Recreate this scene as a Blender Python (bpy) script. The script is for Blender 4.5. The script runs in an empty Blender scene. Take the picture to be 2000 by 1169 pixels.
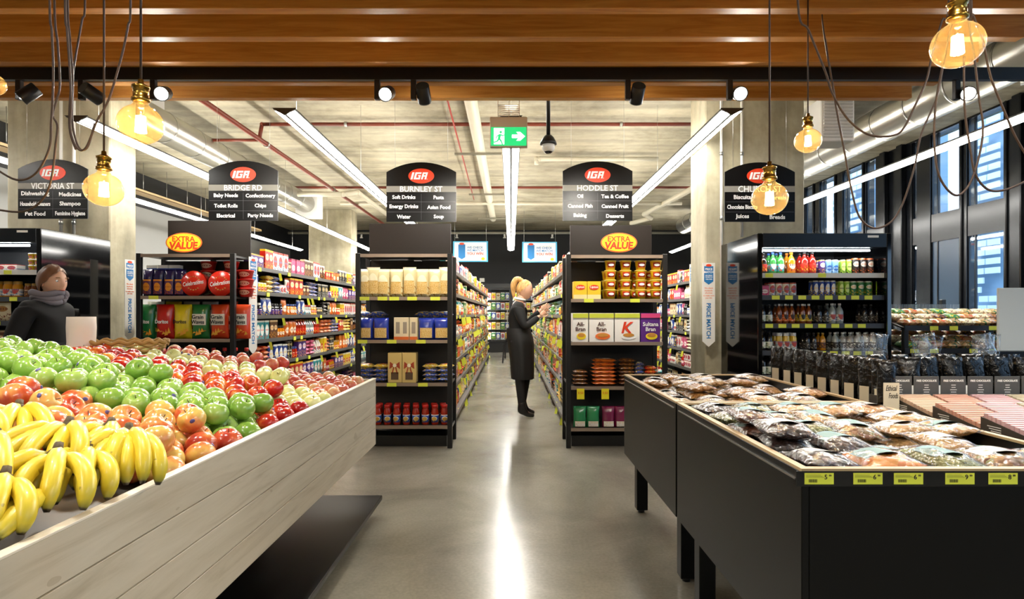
import bpy, bmesh, math, random
from mathutils import Vector, Matrix, Euler, noise
random.seed(7)
PI = math.pi
sc = bpy.context.scene
C = sc.collection

# ---------------- camera, world, exposure ----------------
F, CX, CY, H = 1150.0, 998.0, 612.0, 1.27
cam_data = bpy.data.cameras.new('camera')
cam = bpy.data.objects.new('camera', cam_data); C.objects.link(cam)
cam.location = (0, 0, H); cam.rotation_euler = (PI / 2, 0, 0)
cam_data.sensor_width = 36; cam_data.lens = F / 2000 * 36
cam_data.shift_x = (1000 - CX) / 2000; cam_data.shift_y = (CY - 584.5) / 2000
cam_data.clip_start = 0.02; cam_data.clip_end = 200
sc.camera = cam
sc.view_settings.view_transform = 'Standard'
sc.view_settings.look = 'None'
sc.view_settings.gamma = 1
sc.view_settings.use_curve_mapping = False
sc.view_settings.exposure = 1.78
sc.cycles.use_denoising = True
sc.cycles.max_bounces = 7
sc.cycles.diffuse_bounces = 4
sc.cycles.glossy_bounces = 3
sc.cycles.transmission_bounces = 4
sc.cycles.transparent_max_bounces = 14
sc.cycles.sample_clamp_indirect = 4.0
sc.cycles.caustics_reflective = False
sc.cycles.caustics_refractive = False
w = bpy.data.worlds.new('world'); sc.world = w; w.use_nodes = True
bg = w.node_tree.nodes['Background']; bg.inputs[0].default_value = (0.62, 0.78, 1.0, 1); bg.inputs[1].default_value = 1.3

STRIP_E = 17.0      # radiance of the ceiling tubes
UP_E = 9.0  # glow of the strips added on top of the linear lights
SPOT_W = 50.0       # track spotlights

# ---------------- helpers ----------------
def L(v): return v / 12.92 if v <= 0.04045 else ((v + 0.055) / 1.055) ** 2.4
def col(h):
    if isinstance(h, tuple): return h if len(h) == 4 else (*h, 1)
    h = h.lstrip('#'); return tuple(L(int(h[i:i + 2], 16) / 255) for i in (0, 2, 4)) + (1,)
def at(px, py, D): return Vector(((px - CX) * D / F, D, H - (py - CY) * D / F))
def fx(px, D): return (px - CX) * D / F
def fz(py, D): return H - (py - CY) * D / F

MATS = {}
def mat(name, c, rough=0.5, metal=0.0, coat=0.0, emit=None, es=0.0, spec=0.5, alpha=None):
    if name in MATS: return MATS[name]
    m = bpy.data.materials.new(name); m.use_nodes = True
    b = m.node_tree.nodes['Principled BSDF']
    b.inputs['Base Color'].default_value = col(c)
    b.inputs['Roughness'].default_value = rough
    b.inputs['Metallic'].default_value = metal
    b.inputs['Coat Weight'].default_value = coat
    b.inputs['Coat Roughness'].default_value = 0.08
    b.inputs['Specular IOR Level'].default_value = spec
    if emit is not None:
        b.inputs['Emission Color'].default_value = col(emit); b.inputs['Emission Strength'].default_value = es
    MATS[name] = m
    return m
class NT:
    def __init__(s, m): s.t = m.node_tree; s.b = s.t.nodes['Principled BSDF']
    def n(s, typ, **kw):
        nd = s.t.nodes.new('ShaderNode' + typ)
        for k, v in kw.items():
            if k.startswith('i_'): nd.inputs[k[2:].replace('_', ' ')].default_value = v
            else: setattr(nd, k, v)
        return nd
    def l(s, a, b): s.t.links.new(a, b)
    def math(s, op, a, b=None, clamp=False):
        nd = s.t.nodes.new('ShaderNodeMath'); nd.operation = op; nd.use_clamp = clamp
        for i, v in enumerate((a, b)):
            if v is None: continue
            if isinstance(v, (int, float)): nd.inputs[i].default_value = v
            else: s.l(v, nd.inputs[i])
        return nd.outputs[0]
    def mix(s, f, a, b, mode='MIX'):
        nd = s.t.nodes.new('ShaderNodeMix'); nd.data_type = 'RGBA'; nd.blend_type = mode
        for i, v in ((0, f), (6, a), (7, b)):
            if isinstance(v, (int, float)): nd.inputs[i].default_value = v
            elif isinstance(v, tuple): nd.inputs[i].default_value = v
            else: s.l(v, nd.inputs[i])
        return nd.outputs[2]
    def ramp(s, f, stops, interp='LINEAR'):
        nd = s.t.nodes.new('ShaderNodeValToRGB'); cr = nd.color_ramp; cr.interpolation = interp
        while len(cr.elements) < len(stops): cr.elements.new(0.5)
        for e, (p, c) in zip(cr.elements, stops): e.position = p; e.color = col(c)
        s.l(f, nd.inputs[0]); return nd.outputs[0]
    def coords(s, kind='Object', scale=(1, 1, 1), loc=(0, 0, 0)):
        tc = s.t.nodes.new('ShaderNodeTexCoord'); mp = s.t.nodes.new('ShaderNodeMapping')
        mp.inputs['Scale'].default_value = scale; mp.inputs['Location'].default_value = loc
        s.l(tc.outputs[kind], mp.inputs[0]); return mp.outputs[0]
    def noise(s, vec, scale=5, detail=4, rough=0.5, dist=0):
        nd = s.t.nodes.new('ShaderNodeTexNoise'); nd.inputs['Scale'].default_value = scale
        nd.inputs['Detail'].default_value = detail; nd.inputs['Roughness'].default_value = rough
        nd.inputs['Distortion'].default_value = dist; s.l(vec, nd.inputs['Vector']); return nd.outputs['Fac']
    def bump(s, h, strength=0.2, dist=0.01):
        nd = s.t.nodes.new('ShaderNodeBump'); nd.inputs['Strength'].default_value = strength
        nd.inputs['Distance'].default_value = dist; s.l(h, nd.inputs['Height']); s.l(nd.outputs[0], s.b.inputs['Normal'])

class MB:
    """collects shapes, builds them as one mesh"""
    def __init__(s): s.v = []; s.f = []; s.m = []; s.uv = []; s.sm = []
    def add(s, vs, fs, mi=0, uvs=None, smooth=False, M=None):
        o = len(s.v)
        for i, p in enumerate(vs):
            p = Vector(p)
            s.v.append(M @ p if M else p)
            s.uv.append(uvs[i] if uvs else (0.5, 0.5))
        for f in fs: s.f.append([o + k for k in f]); s.m.append(mi); s.sm.append(smooth)
        return s
    def box(s, x0, x1, y0, y1, z0, z1, mi=0, M=None):
        vs = [(x, y, z) for z in (z0, z1) for y in (y0, y1) for x in (x0, x1)]
        uv = [(u, v) for v in (0, 1) for _ in (0, 1) for u in (0, 1)]
        return s.add(vs, [(0, 1, 5, 4), (2, 6, 7, 3), (0, 4, 6, 2), (1, 3, 7, 5), (4, 5, 7, 6), (0, 2, 3, 1)], mi, uv, M=M)
    def bbox(s, x0, x1, y0, y1, z0, z1, b=0.004, mi=0, M=None):
        """box with chamfered edges"""
        pts = []
        for (x, sx) in ((x0, 1), (x1, -1)):
            for (y, sy) in ((y0, 1), (y1, -1)):
                for (z, sz) in ((z0, 1), (z1, -1)):
                    pts += [(x, y + sy * b, z + sz * b), (x + sx * b, y, z + sz * b), (x + sx * b, y + sy * b, z)]
        bm = bmesh.new(); vv = [bm.verts.new(p) for p in pts]
        bmesh.ops.convex_hull(bm, input=vv)
        bmesh.ops.dissolve_limit(bm, angle_limit=0.01, verts=bm.verts[:], edges=bm.edges[:])
        bm.verts.index_update()
        vs = [v.co.copy() for v in bm.verts]; fs = [[v.index for v in f.verts] for f in bm.faces]
        uv = [((p.x - x0) / (x1 - x0), (p.z - z0) / (z1 - z0)) for p in vs]
        bm.free(); return s.add(vs, fs, mi, uv, M=M)
    def lathe(s, prof, n=16, mi=0, M=None, smooth=True, mis=None):
        """prof: list of (r, z)"""
        zs = [p[1] for p in prof]; z0, z1 = min(zs), max(zs)
        o = len(s.v); k = len(prof)
        for (r, z) in prof:
            for j in range(n):
                a = 2 * PI * j / n
                p = Vector((r * math.sin(a), -r * math.cos(a), z)); s.v.append(M @ p if M else p)
                s.uv.append((0.5 + 0.5 * math.sin(a) , (z - z0) / (z1 - z0 + 1e-9)))
        for i in range(k - 1):
            for j in range(n):
                j2 = (j + 1) % n
                s.f.append([o + i * n + j, o + i * n + j2, o + (i + 1) * n + j2, o + (i + 1) * n + j])
                s.m.append(mis[i] if mis else mi); s.sm.append(smooth)
        for i, fl in ((0, True), (k - 1, False)):
            if prof[i][0] > 1e-4:
                f = [o + i * n + j for j in range(n)]
                s.f.append(f[::-1] if fl else f); s.m.append((mis[0] if fl else mis[-1]) if mis else mi); s.sm.append(False)
        return s
    def cyl(s, p0, p1, r, n=12, mi=0, r1=None, smooth=True):
        p0 = Vector(p0); p1 = Vector(p1); d = p1 - p0
        M = Matrix.Translation(p0) @ d.to_track_quat('Z', 'Y').to_matrix().to_4x4()
        return s.lathe([(r, 0), (r if r1 is None else r1, d.length)], n, mi, M, smooth)
    def tube(s, pts, r, n=6, mi=0, closed_ends=True, uvlen=True):
        pts = [Vector(p) for p in pts]; o = len(s.v); k = len(pts)
        up = Vector((0.123, 0.9, 0.2)).normalized()
        for i, p in enumerate(pts):
            t = (pts[min(i + 1, k - 1)] - pts[max(i - 1, 0)]).normalized()
            a = t.cross(up)
            if a.length < 1e-3: a = t.cross(Vector((1, 0, 0)))
            a.normalize(); b = t.cross(a); up = b.cross(t) * -1 if False else up
            rr = r(i / (k - 1)) if callable(r) else r
            for j in range(n):
                th = 2 * PI * j / n
                s.v.append(p + a * (rr * math.cos(th)) + b * (rr * math.sin(th))); s.uv.append((j / n, i / (k - 1)))
        for i in range(k - 1):
            for j in range(n):
                j2 = (j + 1) % n
                s.f.append([o + i * n + j, o + (i + 1) * n + j, o + (i + 1) * n + j2, o + i * n + j2]); s.m.append(mi); s.sm.append(True)
        s.f.append([o + j for j in range(n)]); s.m.append(mi); s.sm.append(False)
        s.f.append([o + (k - 1) * n + j for j in range(n)][::-1]); s.m.append(mi); s.sm.append(False)
        return s
    def prism(s, poly, y0, y1, mi=0, M=None):
        """poly: (x, z) outline, extruded along y"""
        n = len(poly)
        xs = [p[0] for p in poly]; zs = [p[1] for p in poly]
        ux = lambda x: (x - min(xs)) / (max(xs) - min(xs) + 1e-9); uz = lambda z: (z - min(zs)) / (max(zs) - min(zs) + 1e-9)
        vs = [(x, y0, z) for x, z in poly] + [(x, y1, z) for x, z in poly]
        uv = [(ux(x), uz(z)) for x, z in poly] * 2
        fs = [list(range(n)), list(range(2 * n - 1, n - 1, -1))] + [[i, n + i, n + (i + 1) % n, (i + 1) % n] for i in range(n)]
        return s.add(vs, fs, mi, uv, M=M)
    def ball(s, c, rx, ry=None, rz=None, n=14, k=10, mi=0):
        ry = ry or rx; rz = rz or rx
        M = Matrix.Translation(Vector(c)) @ Matrix.Diagonal((rx, ry, rz, 1))
        prof = [(math.sin(PI * i / k), -math.cos(PI * i / k)) for i in range(k + 1)]
        prof[0] = (1e-5, -1); prof[-1] = (1e-5, 1)
        return s.lathe(prof, n, mi, M)
    def pillow(s, w, h, d, mi=0, nx=8, nz=10, seed=0, crimp=0.06, amp=0.12, M=None, pw=3.0):
        """sealed bag standing on its edge, front faces -y"""
        o = len(s.v); rows = []
        for side in (-1, 1):
            for i in range(nz + 1):
                v = i / nz
                for j in range(nx + 1):
                    u = j / nx * 2 - 1; vv = v * 2 - 1
                    vs = max(0, 1 - (abs(vv) / (1 - crimp)) ** pw) if abs(vv) < 1 - crimp else 0
                    us = max(0, 1 - abs(u) ** 3.2)
                    nn = noise.noise(Vector((u * 1.7 + seed * 3.1, vv * 1.9, side * 2 + seed)))
                    t = d / 2 * (vs ** 0.55) * (us ** 0.6) * (1 + amp * 2 * nn)
                    wx = w / 2 * (1 - 0.05 * vs) * (1 + 0.02 * nn)
                    p = Vector((u * wx, side * (t + 0.0006), v * h))
                    if vs == 0: p.y += 0.004 * math.sin(u * 9 + seed)
                    s.v.append(M @ p if M else p); s.uv.append((j / nx if side < 0 else 1 - j / nx, v))
        n1 = (nx + 1) * (nz + 1)
        for i in range(nz):
            for j in range(nx):
                a = o + i * (nx + 1) + j
                s.f.append([a, a + 1, a + nx + 2, a + nx + 1]); s.f.append([n1 + a, n1 + a + nx + 1, n1 + a + nx + 2, n1 + a + 1])
                s.m += [mi, mi]; s.sm += [True, True]
        def edge(a, b): s.f.append([a, b, b + n1, a + n1][::-1]); s.m.append(mi); s.sm.append(False)
        for j in range(nx): edge(o + j, o + j + 1); edge(o + nz * (nx + 1) + j + 1, o + nz * (nx + 1) + j)
        for i in range(nz): edge(o + (i + 1) * (nx + 1), o + i * (nx + 1)); edge(o + i * (nx + 1) + nx, o + (i + 1) * (nx + 1) + nx)
        return s
    def quad(s, a, b, c, d, mi=0): return s.add([a, b, c, d], [(0, 1, 2, 3)], mi, [(0, 0), (1, 0), (1, 1), (0, 1)])
    def text(s, txt, size, M, mi=0, bold=0.0, shear=0.0, ext=0.0008, width=None):
        vs, fs, wd = text_geo(txt, bold, shear)
        sx = size
        if width and wd * size > width: sx = width / wd
        MM = M @ Matrix.Diagonal((sx, size, 1, 1))
        vv = [Vector((x, y, z * ext)) for x, y, z in vs]
        return s.add(vv, fs, mi, M=MM)
    def mesh(s, name, mats):
        me = bpy.data.meshes.new(name)
        me.from_pydata([tuple(p) for p in s.v], [], s.f)
        uvl = me.uv_layers.new(name='UVMap')
        vi = [0] * len(me.loops); me.loops.foreach_get('vertex_index', vi)
        flat = []
        for k in vi: flat += s.uv[k]
        uvl.data.foreach_set('uv', flat)
        for m in (mats if isinstance(mats, (list, tuple)) else [mats]): me.materials.append(m)
        me.polygons.foreach_set('material_index', s.m)
        me.polygons.foreach_set('use_smooth', s.sm)
        me.update(); return me
    def build(s, name, mats, parent=None, loc=None, rz=0):
        o = bpy.data.objects.new(name, s.mesh(name, mats)); C.objects.link(o)
        if parent: o.parent = parent
        if loc is not None: o.location = loc
        if rz: o.rotation_euler = (0, 0, rz)
        return o
_tg = {}
def text_geo(txt, bold, shear):
    k = (txt, bold, shear)
    if k in _tg: return _tg[k]
    cu = bpy.data.curves.new('t', 'FONT'); cu.body = txt; cu.align_x = 'CENTER'; cu.align_y = 'CENTER'
    cu.offset = bold; cu.shear = shear; cu.extrude = 1.0; cu.resolution_u = 2; cu.size = 1
    o = bpy.data.objects.new('t', cu); C.objects.link(o)
    dg = bpy.context.evaluated_depsgraph_get(); dg.update()
    me = bpy.data.meshes.new_from_object(o.evaluated_get(dg))
    vs = [tuple(v.co) for v in me.vertices]; fs = [list(p.vertices) for p in me.polygons]
    bpy.data.objects.remove(o); bpy.data.curves.remove(cu); bpy.data.meshes.remove(me)
    xs = [v[0] for v in vs] or [0]; cx = (max(xs) + min(xs)) / 2; ys = [v[1] for v in vs] or [0]; cy = (max(ys) + min(ys)) / 2
    vs = [(x - cx, y - cy, z) for x, y, z in vs]
    _tg[k] = (vs, fs, max(xs) - min(xs)); return _tg[k]
def face(x, y, z, rz=0, roll=0):
    """matrix for text facing -y at a point"""
    return Matrix.Translation((x, y, z)) @ Matrix.Rotation(rz, 4, 'Z') @ Matrix.Rotation(PI / 2, 4, 'X') @ Matrix.Rotation(roll, 4, 'Z')
def tag(o, label, cat, group=None, kind=None):
    o['label'] = label; o['category'] = cat
    if group: o['group'] = group
    if kind: o['kind'] = kind
    return o
def thing(name, label, cat, loc=(0, 0, 0), rz=0, group=None):
    o = bpy.data.objects.new(name, None); C.objects.link(o); o.location = loc; o.rotation_euler = (0, 0, rz)
    o.empty_display_size = 0.1
    return tag(o, label, cat, group)
def struct(name, mb, m, label=None, cat=None):
    o = mb.build(name, m); o['kind'] = 'structure'
    if label: o['label'] = label
    if cat: o['category'] = cat
    return o
def tree(root):
    return [(root, [(c, list(c.children)) for c in root.children])]
def dup(root, loc, rot=None, label=None, group=None, scale=None):
    r = root.copy(); C.objects.link(r); r.location = loc
    if rot is not None: r.rotation_euler = rot if not isinstance(rot, (int, float)) else (0, 0, rot)
    if scale: r.scale = scale if isinstance(scale, tuple) else (scale,) * 3
    if label: r['label'] = label
    if group: r['group'] = group
    for ch in list(root.children):
        c = ch.copy(); C.objects.link(c); c.parent = r
        for g in list(ch.children):
            d = g.copy(); C.objects.link(d); d.parent = c
    return r
def drop(root):
    for ch in list(root.children):
        for g in list(ch.children): bpy.data.objects.remove(g)
        bpy.data.objects.remove(ch)
    bpy.data.objects.remove(root)
def smooth_path(pts, k=6):
    pts = [Vector(p) for p in pts]; out = []
    P = [pts[0]] + pts + [pts[-1]]
    for i in range(1, len(P) - 2):
        for j in range(k):
            t = j / k; a, b, c, d = P[i - 1], P[i], P[i + 1], P[i + 2]
            out.append(0.5 * ((2 * b) + (c - a) * t + (2 * a - 5 * b + 4 * c - d) * t * t + (3 * b - a - 3 * c + d) * t ** 3))
    out.append(pts[-1]); return out

# ---------------- materials ----------------
def wood(name, c1, c2, axis=0, rough=0.45, scale=1.0):
    m = mat(name, c1, rough); n = NT(m)
    sc_ = [14, 14, 14]; sc_[axis] = 0.9
    v = n.coords('Object', tuple(x * scale for x in sc_))
    f = n.noise(v, 1.6, 6, 0.6, 1.2)
    f2 = n.noise(n.coords('Object', (0.5, 3, 3)), 1.0, 2)
    c = n.ramp(f, [(0.3, c1), (0.7, c2)])
    c = n.mix(n.math('MULTIPLY', f2, 0.35), c, col(c2))
    n.l(c, n.b.inputs['Base Color']); n.bump(f, 0.08, 0.002); return m
M_BATTEN = wood('timber', '#a5601a', '#d29848', 0, 0.5)
def concrete(name, ca, cb, lines=None):
    m = mat(name, ca, 0.75); n = NT(m)
    v = n.coords('Object'); f = n.noise(v, 0.9, 8, 0.62, 0.4); g = n.noise(v, 7, 6, 0.65)
    k = n.math('ADD', n.math('MULTIPLY', f, 0.75), n.math('MULTIPLY', g, 0.25))
    c = n.ramp(k, [(0.33, ca), (0.5, cb), (0.68, '#d3ccb8')])
    if lines:
        s_ = n.noise(n.coords('Object', lines), 1.3, 5, 0.6, 0.3)
        c = n.mix(0.55, c, n.ramp(s_, [(0.35, '#77705d'), (0.62, '#ded7c4')]), 'MULTIPLY')
    n.l(c, n.b.inputs['Base Color']); n.bump(g, 0.25, 0.01); return m
M_CEIL = concrete('ceiling_concrete', '#8f8873', '#bdb6a2', (0.35, 3.5, 1))
M_COL = concrete('column_concrete', '#969079', '#b9b29c', (2.6, 2.6, 0.3))
mf = mat('floor_polished', '#8d887c', 0.2, spec=0.6); n = NT(mf)
v = n.coords('Object'); f = n.noise(v, 1.1, 7, 0.6, 0.5); g = n.noise(v, 60, 3)
c = n.ramp(n.math('ADD', n.math('MULTIPLY', f, 0.8), n.math('MULTIPLY', g, 0.2)), [(0.3, '#6f6b60'), (0.52, '#8f8a7c'), (0.7, '#a5a092')])
n.l(c, n.b.inputs['Base Color']); r_ = n.math('ADD', n.math('MULTIPLY', n.noise(v, 2.2, 4), 0.11), 0.165)
n.l(r_, n.b.inputs['Roughness']); M_FLOOR = mf
mp = mat('whitewashed_ply', '#b9ad96', 0.55); n = NT(mp)
f = n.noise(n.coords('Object', (9, 1.4, 16)), 1.5, 6, 0.6, 0.8)
c = n.ramp(f, [(0.25, '#a89a82'), (0.5, '#bfb39c'), (0.8, '#cbc0ab')]); kn = n.noise(n.coords('Object', (3, 2.2, 5)), 2.2, 2)
c = n.mix(n.math('MULTIPLY', n.math('GREATER_THAN', kn, 0.72), 0.35), c, col('#8a7458')); n.l(c, n.b.inputs['Base Color']); M_PLY = mp
M_PLYEDGE = mat('ply_edge', '#e6dcc8', 0.5)
M_TAN = mat('tan_edge', '#b99f78', 0.5)
M_BLACK = mat('black_metal', '#121212', 0.38)
M_BLACKG = mat('black_gloss', '#08090b', 0.07, spec=0.6)
M_CARC = mat('table_black', '#08090a', 0.36, spec=.25)
M_BROWN = mat('brown_panel', '#221b16', 0.45, spec=.3)
M_INNER = mat('dark_back_panel', '#1c1815', 0.6)
M_WHITE = mat('white_paint', '#e8e6e0', 0.5)
M_GREYW = mat('grey_wall_paint', '#8b8b89', 0.8)
M_BLKW = mat('black_wall_paint', '#191a1d', 0.6)
M_NAVY = mat('window_frame_metal', '#14171c', 0.22, metal=0.3)
M_SHELF = mat('shelf_edge', '#9a8878', 0.35, metal=0.3)
M_SHELFG = mat('shelf_grey', '#6d6a68', 0.4, metal=0.4)
M_SILVER = mat('silver_metal', '#b8b8b4', 0.28, metal=1.0)
M_YTAG = mat('yellow_ticket', '#dbe24a', 0.5)
M_YSALE = mat('yellow_sale_card', '#f2e21e', 0.5)
M_INK = mat('black_ink', '#151515', 0.6)
M_RED = mat('red_print', '#e03c14', 0.4)
M_WPRINT = mat('white_print', '#f4f4f0', 0.5)
M_BPRINT = mat('blue_print', '#2277b5', 0.5)
M_YPRINT = mat('yellow_print', '#f7d91a', 0.5)
M_OPRINT = mat('orange_print', '#e8702a', 0.5)
M_PIPE_R = mat('red_brown_pipe', '#7a3422', 0.45)
M_PIPE_C = mat('cream_pipe', '#cfc8b3', 0.5)
M_CORD = mat('cord', '#3b2a20', 0.6)
M_BRASS = mat('brass', '#b08a3e', 0.22, metal=1.0)
M_TUBE = mat('tube_light', '#ffffff', 0.5, emit=(1.0, 0.97, 0.9), es=STRIP_E)
M_UPL = mat('added_uplight_glow', '#ffffff', 0.5, emit=(1.0, 0.96, 0.86), es=UP_E)
M_LENS = mat('spot_lens', '#ffffff', 0.5, emit=(1.0, 0.97, 0.9), es=60)
M_FIL = mat('filament', '#ffd080', 0.5, emit=(1.0, 0.74, 0.36), es=60)
M_COOLT = mat('cooler_tube', '#ffffff', 0.5, emit=(0.95, 0.98, 1.0), es=22)
def glassy(name, tint, tr=0.85, rough=0.03):
    m = bpy.data.materials.new(name); m.use_nodes = True; t = m.node_tree; t.nodes.clear()
    o = t.nodes.new('ShaderNodeOutputMaterial'); mx = t.nodes.new('ShaderNodeMixShader')
    a = t.nodes.new('ShaderNodeBsdfTransparent'); b = t.nodes.new('ShaderNodeBsdfGlossy'); fr = t.nodes.new('ShaderNodeLayerWeight')
    a.inputs[0].default_value = col(tint); b.inputs['Roughness'].default_value = rough; fr.inputs[0].default_value = 1 - tr
    fr.inputs[0].default_value = .5; pw = t.nodes.new('ShaderNodeMath'); pw.operation = 'POWER'; pw.inputs[1].default_value = 3.2
    ml = t.nodes.new('ShaderNodeMath'); ml.operation = 'MULTIPLY_ADD'; ml.inputs[1].default_value = 1 - tr * .3; ml.inputs[2].default_value = (1 - tr) * .25
    t.links.new(fr.outputs['Facing'], pw.inputs[0]); t.links.new(pw.outputs[0], ml.inputs[0]); t.links.new(ml.outputs[0], mx.inputs[0]); t.links.new(a.outputs[0], mx.inputs[1]); t.links.new(b.outputs[0], mx.inputs[2])
    t.links.new(mx.outputs[0], o.inputs[0]); MATS[name] = m; return m
M_AMBER = glassy('amber_glass', (1.0, 0.84, 0.56), 0.8)
def glow_scatter(m, c, f):
    t = m.node_tree; o = [x for x in t.nodes if x.type == 'OUTPUT_MATERIAL'][0]; src = o.inputs[0].links[0].from_socket
    tl = t.nodes.new('ShaderNodeBsdfTranslucent'); tl.inputs[0].default_value = col(c); mx = t.nodes.new('ShaderNodeMixShader'); mx.inputs[0].default_value = f
    t.links.new(src, mx.inputs[1]); t.links.new(tl.outputs[0], mx.inputs[2]); t.links.new(mx.outputs[0], o.inputs[0])
glow_scatter(M_AMBER, (1.0, .72, .34), .03)  # amber translucency mixed in so the filament light makes the globes glow
M_GLASS = glassy('window_glass', (0.80, 0.90, 0.97), 0.75)
M_CGLASS = glassy('clear_glass', (0.93, 0.95, 0.95), 0.8)
def filmmat():
    m = glassy('clear_film', (0.97, 0.97, 0.96), 0.66, 0.12); t = m.node_tree
    bp = t.nodes.new('ShaderNodeBump'); nz = t.nodes.new('ShaderNodeTexNoise'); tc = t.nodes.new('ShaderNodeTexCoord')
    nz.inputs['Scale'].default_value = 26; nz.inputs['Detail'].default_value = 3; nz.inputs['Distortion'].default_value = 1.5
    t.links.new(tc.outputs['Object'], nz.inputs[0]); t.links.new(nz.outputs[0], bp.inputs['Height'])
    bp.inputs['Strength'].default_value = 0.9; bp.inputs['Distance'].default_value = 0.012
    g = [x for x in t.nodes if x.type == 'BSDF_GLOSSY'][0]; f = [x for x in t.nodes if x.type == 'LAYER_WEIGHT'][0]
    t.links.new(bp.outputs[0], g.inputs['Normal']); t.links.new(bp.outputs[0], f.inputs['Normal']); return m
M_FILM = filmmat()

def pack(name, c1, c2, c3, style=0, rough=0.35):
    """printed packaging laid out on the UVs"""
    if name in MATS: return MATS[name]
    m = mat(name, c1, rough); n = NT(m)
    uv = n.t.nodes.new('ShaderNodeUVMap'); sp = n.n('SeparateXYZ'); n.l(uv.outputs[0], sp.inputs[0])
    u, v = sp.outputs[0], sp.outputs[1]
    du = n.math('MULTIPLY', n.math('SUBTRACT', u, 0.5), 1.0); dv = n.math('SUBTRACT', v, (0.62, 0.5, 0.42, 0.6)[style % 4])
    r2 = n.math('ADD', n.math('MULTIPLY', du, n.math('MULTIPLY', du, 5.2)), n.math('MULTIPLY', dv, n.math('MULTIPLY', dv, (26, 9, 20, 40)[style % 4])))
    inside = n.math('LESS_THAN', r2, 0.75)
    nz = n.noise(n.coords('UV', (5, 7, 1), (style * 1.7, 0.3 * len(name), 0)), 1.4, 3, 0.6)
    blot = n.math('GREATER_THAN', nz, 0.56)
    low = n.math('LESS_THAN', v, 0.38)
    c = n.mix(n.math('MULTIPLY', blot, low), col(c1), col(c3))
    c = n.mix(inside, c, col(c2))
    st = n.math('GREATER_THAN', n.math('SINE', n.math('MULTIPLY', u, 34)), 0.1)
    ln = n.math('MULTIPLY', st, n.math('LESS_THAN', n.math('ABSOLUTE', n.math('SUBTRACT', v, (0.62, 0.5, 0.42, 0.6)[style % 4])), 0.045))
    c = n.mix(n.math('MULTIPLY', ln, inside), c, col(c3))
    top = n.math('GREATER_THAN', v, 0.9); c = n.mix(top, c, col(c2 if style % 2 else c3))
    n.l(c, n.b.inputs['Base Color']); return m
PK = {
    'red': pack('pack_red', '#c4231b', '#f2d9b0', '#f3c52b', 0), 'blue': pack('pack_blue', '#2447a0', '#e9e7df', '#f1c833', 1),
    'yellow': pack('pack_yellow', '#e8c31c', '#c8321e', '#f6ead0', 2), 'green': pack('pack_green', '#2f7d3b', '#f0ecd8', '#e6c83a', 3),
    'white': pack('pack_white', '#e6e1d6', '#b7433a', '#4a7fb0', 1), 'purple': pack('pack_purple', '#4b2a78', '#e7d9ee', '#d9a536', 0),
    'orange': pack('pack_orange', '#dd7421', '#f7ead0', '#8c2a14', 2), 'cream': pack('pack_cream', '#dccfa9', '#a8793c', '#7c3f22', 3),
    'black': pack('pack_black', '#1d1b1b', '#b59a56', '#c7c2b4', 0), 'teal': pack('pack_teal', '#2f9aa0', '#f2f0e6', '#d8472f', 1),
    'pink': pack('pack_pink', '#d4577f', '#f5e6e2', '#8b2243', 2), 'brown': pack('pack_brown', '#5a3420', '#e4c79b', '#c8892f', 3),
}
COLS = list(PK)
# ---------------- the room ----------------
CE = 4.1; XL, XR, YB, YF = -7.5, 6.6, 20.0, -4.0
struct('floor', MB().box(XL - .2, XR + .3, YF - .2, YB + .2, -0.1, 0), M_FLOOR)
struct('ceiling', MB().box(XL - .2, XR + .3, YF - .2, YB + .2, CE, CE + .15), M_CEIL)
struct('wall_left', MB().box(XL - .15, XL, YF, YB, 0, 3.42).box(XL - .15, XL + .004, YF, YB, 3.42, CE, 1), [M_GREYW, M_BLKW])
struct('wall_back', MB().box(XL, XR, YB, YB + .15, 0, CE), M_BLKW)
struct('wall_front', MB().box(XL, XR, YF - .15, YF, 0, CE), M_GREYW)
PANES = [(14.3, 15.1, 2), (13.3, 14.0, 2), (12.86, 13.2, 2), (12.0, 12.6, 2), (11.05, 11.73, 2), (10.66, 10.95, 2), (9.58, 9.70, 2),
         (8.65, 9.27, 1), (7.87, 8.53, 2), (5.9, 6.8, 2), (4.6, 5.5, 2), (3.2, 4.1, 2), (1.6, 2.5, 2), (-0.2, .8, 2), (-2.2, -1.0, 2)]  # panes nearer than the frame edge are added unseen, for more daylight
fr = MB(); y = YB
edges = []
for k, (a, b, t) in enumerate(PANES):
    fr.box(XR, XR + .16, b, y, 0, CE); y = a
    fr.box(XR, XR + .16, a, b, 0, .9); fr.box(XR + .01, XR + .15, a, b, 2.39, 2.82)
    fr.box(XR, XR + .16, a, b, CE - .03, CE)
fr.box(XR, XR + .16, YF, y, 0, CE)
struct('wall_right', fr, M_NAVY)
mm = MB()
for (a, b, t) in PANES:
    if b - a > .3: mm.bbox(XR - .03, XR + .02, a - .05, a - .005, 0, CE, .01)
for yy in (10.35, 9.9, 7.6, 7.0): mm.bbox(XR - .09, XR + .0, yy - .07, yy + .07, 0, CE, .012)
struct('trim_1', mm, M_NAVY)
M_FROST = mat('frosted_blue_panel', '#33475c', 0.25)
for k, (a, b, t) in enumerate(PANES):
    wn = MB()
    wn.box(XR + .03, XR + .036, a, b, 2.82, CE - .03, 0)
    wn.box(XR + .03, XR + .036, a, b, .9, 2.39, 0 if t == 2 else 1)
    for (z0, z1) in ((2.82, CE - .03), (.9, 2.39)):
        wn.box(XR + .02, XR + .045, a, a + .02, z0, z1, 2).box(XR + .02, XR + .045, b - .02, b, z0, z1, 2)
        if b - a > .5: wn.box(XR + .02, XR + .045, b - .14, b - .12, z0, z1, 2)
    struct('window_%d' % (k + 1), wn, [M_GLASS, M_FROST, M_NAVY])
struct('ground_outside', MB().box(XR + .3, 60, -20, 60, -.12, -.02), mat('pavement', '#7d858c', 0.8))
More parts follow.
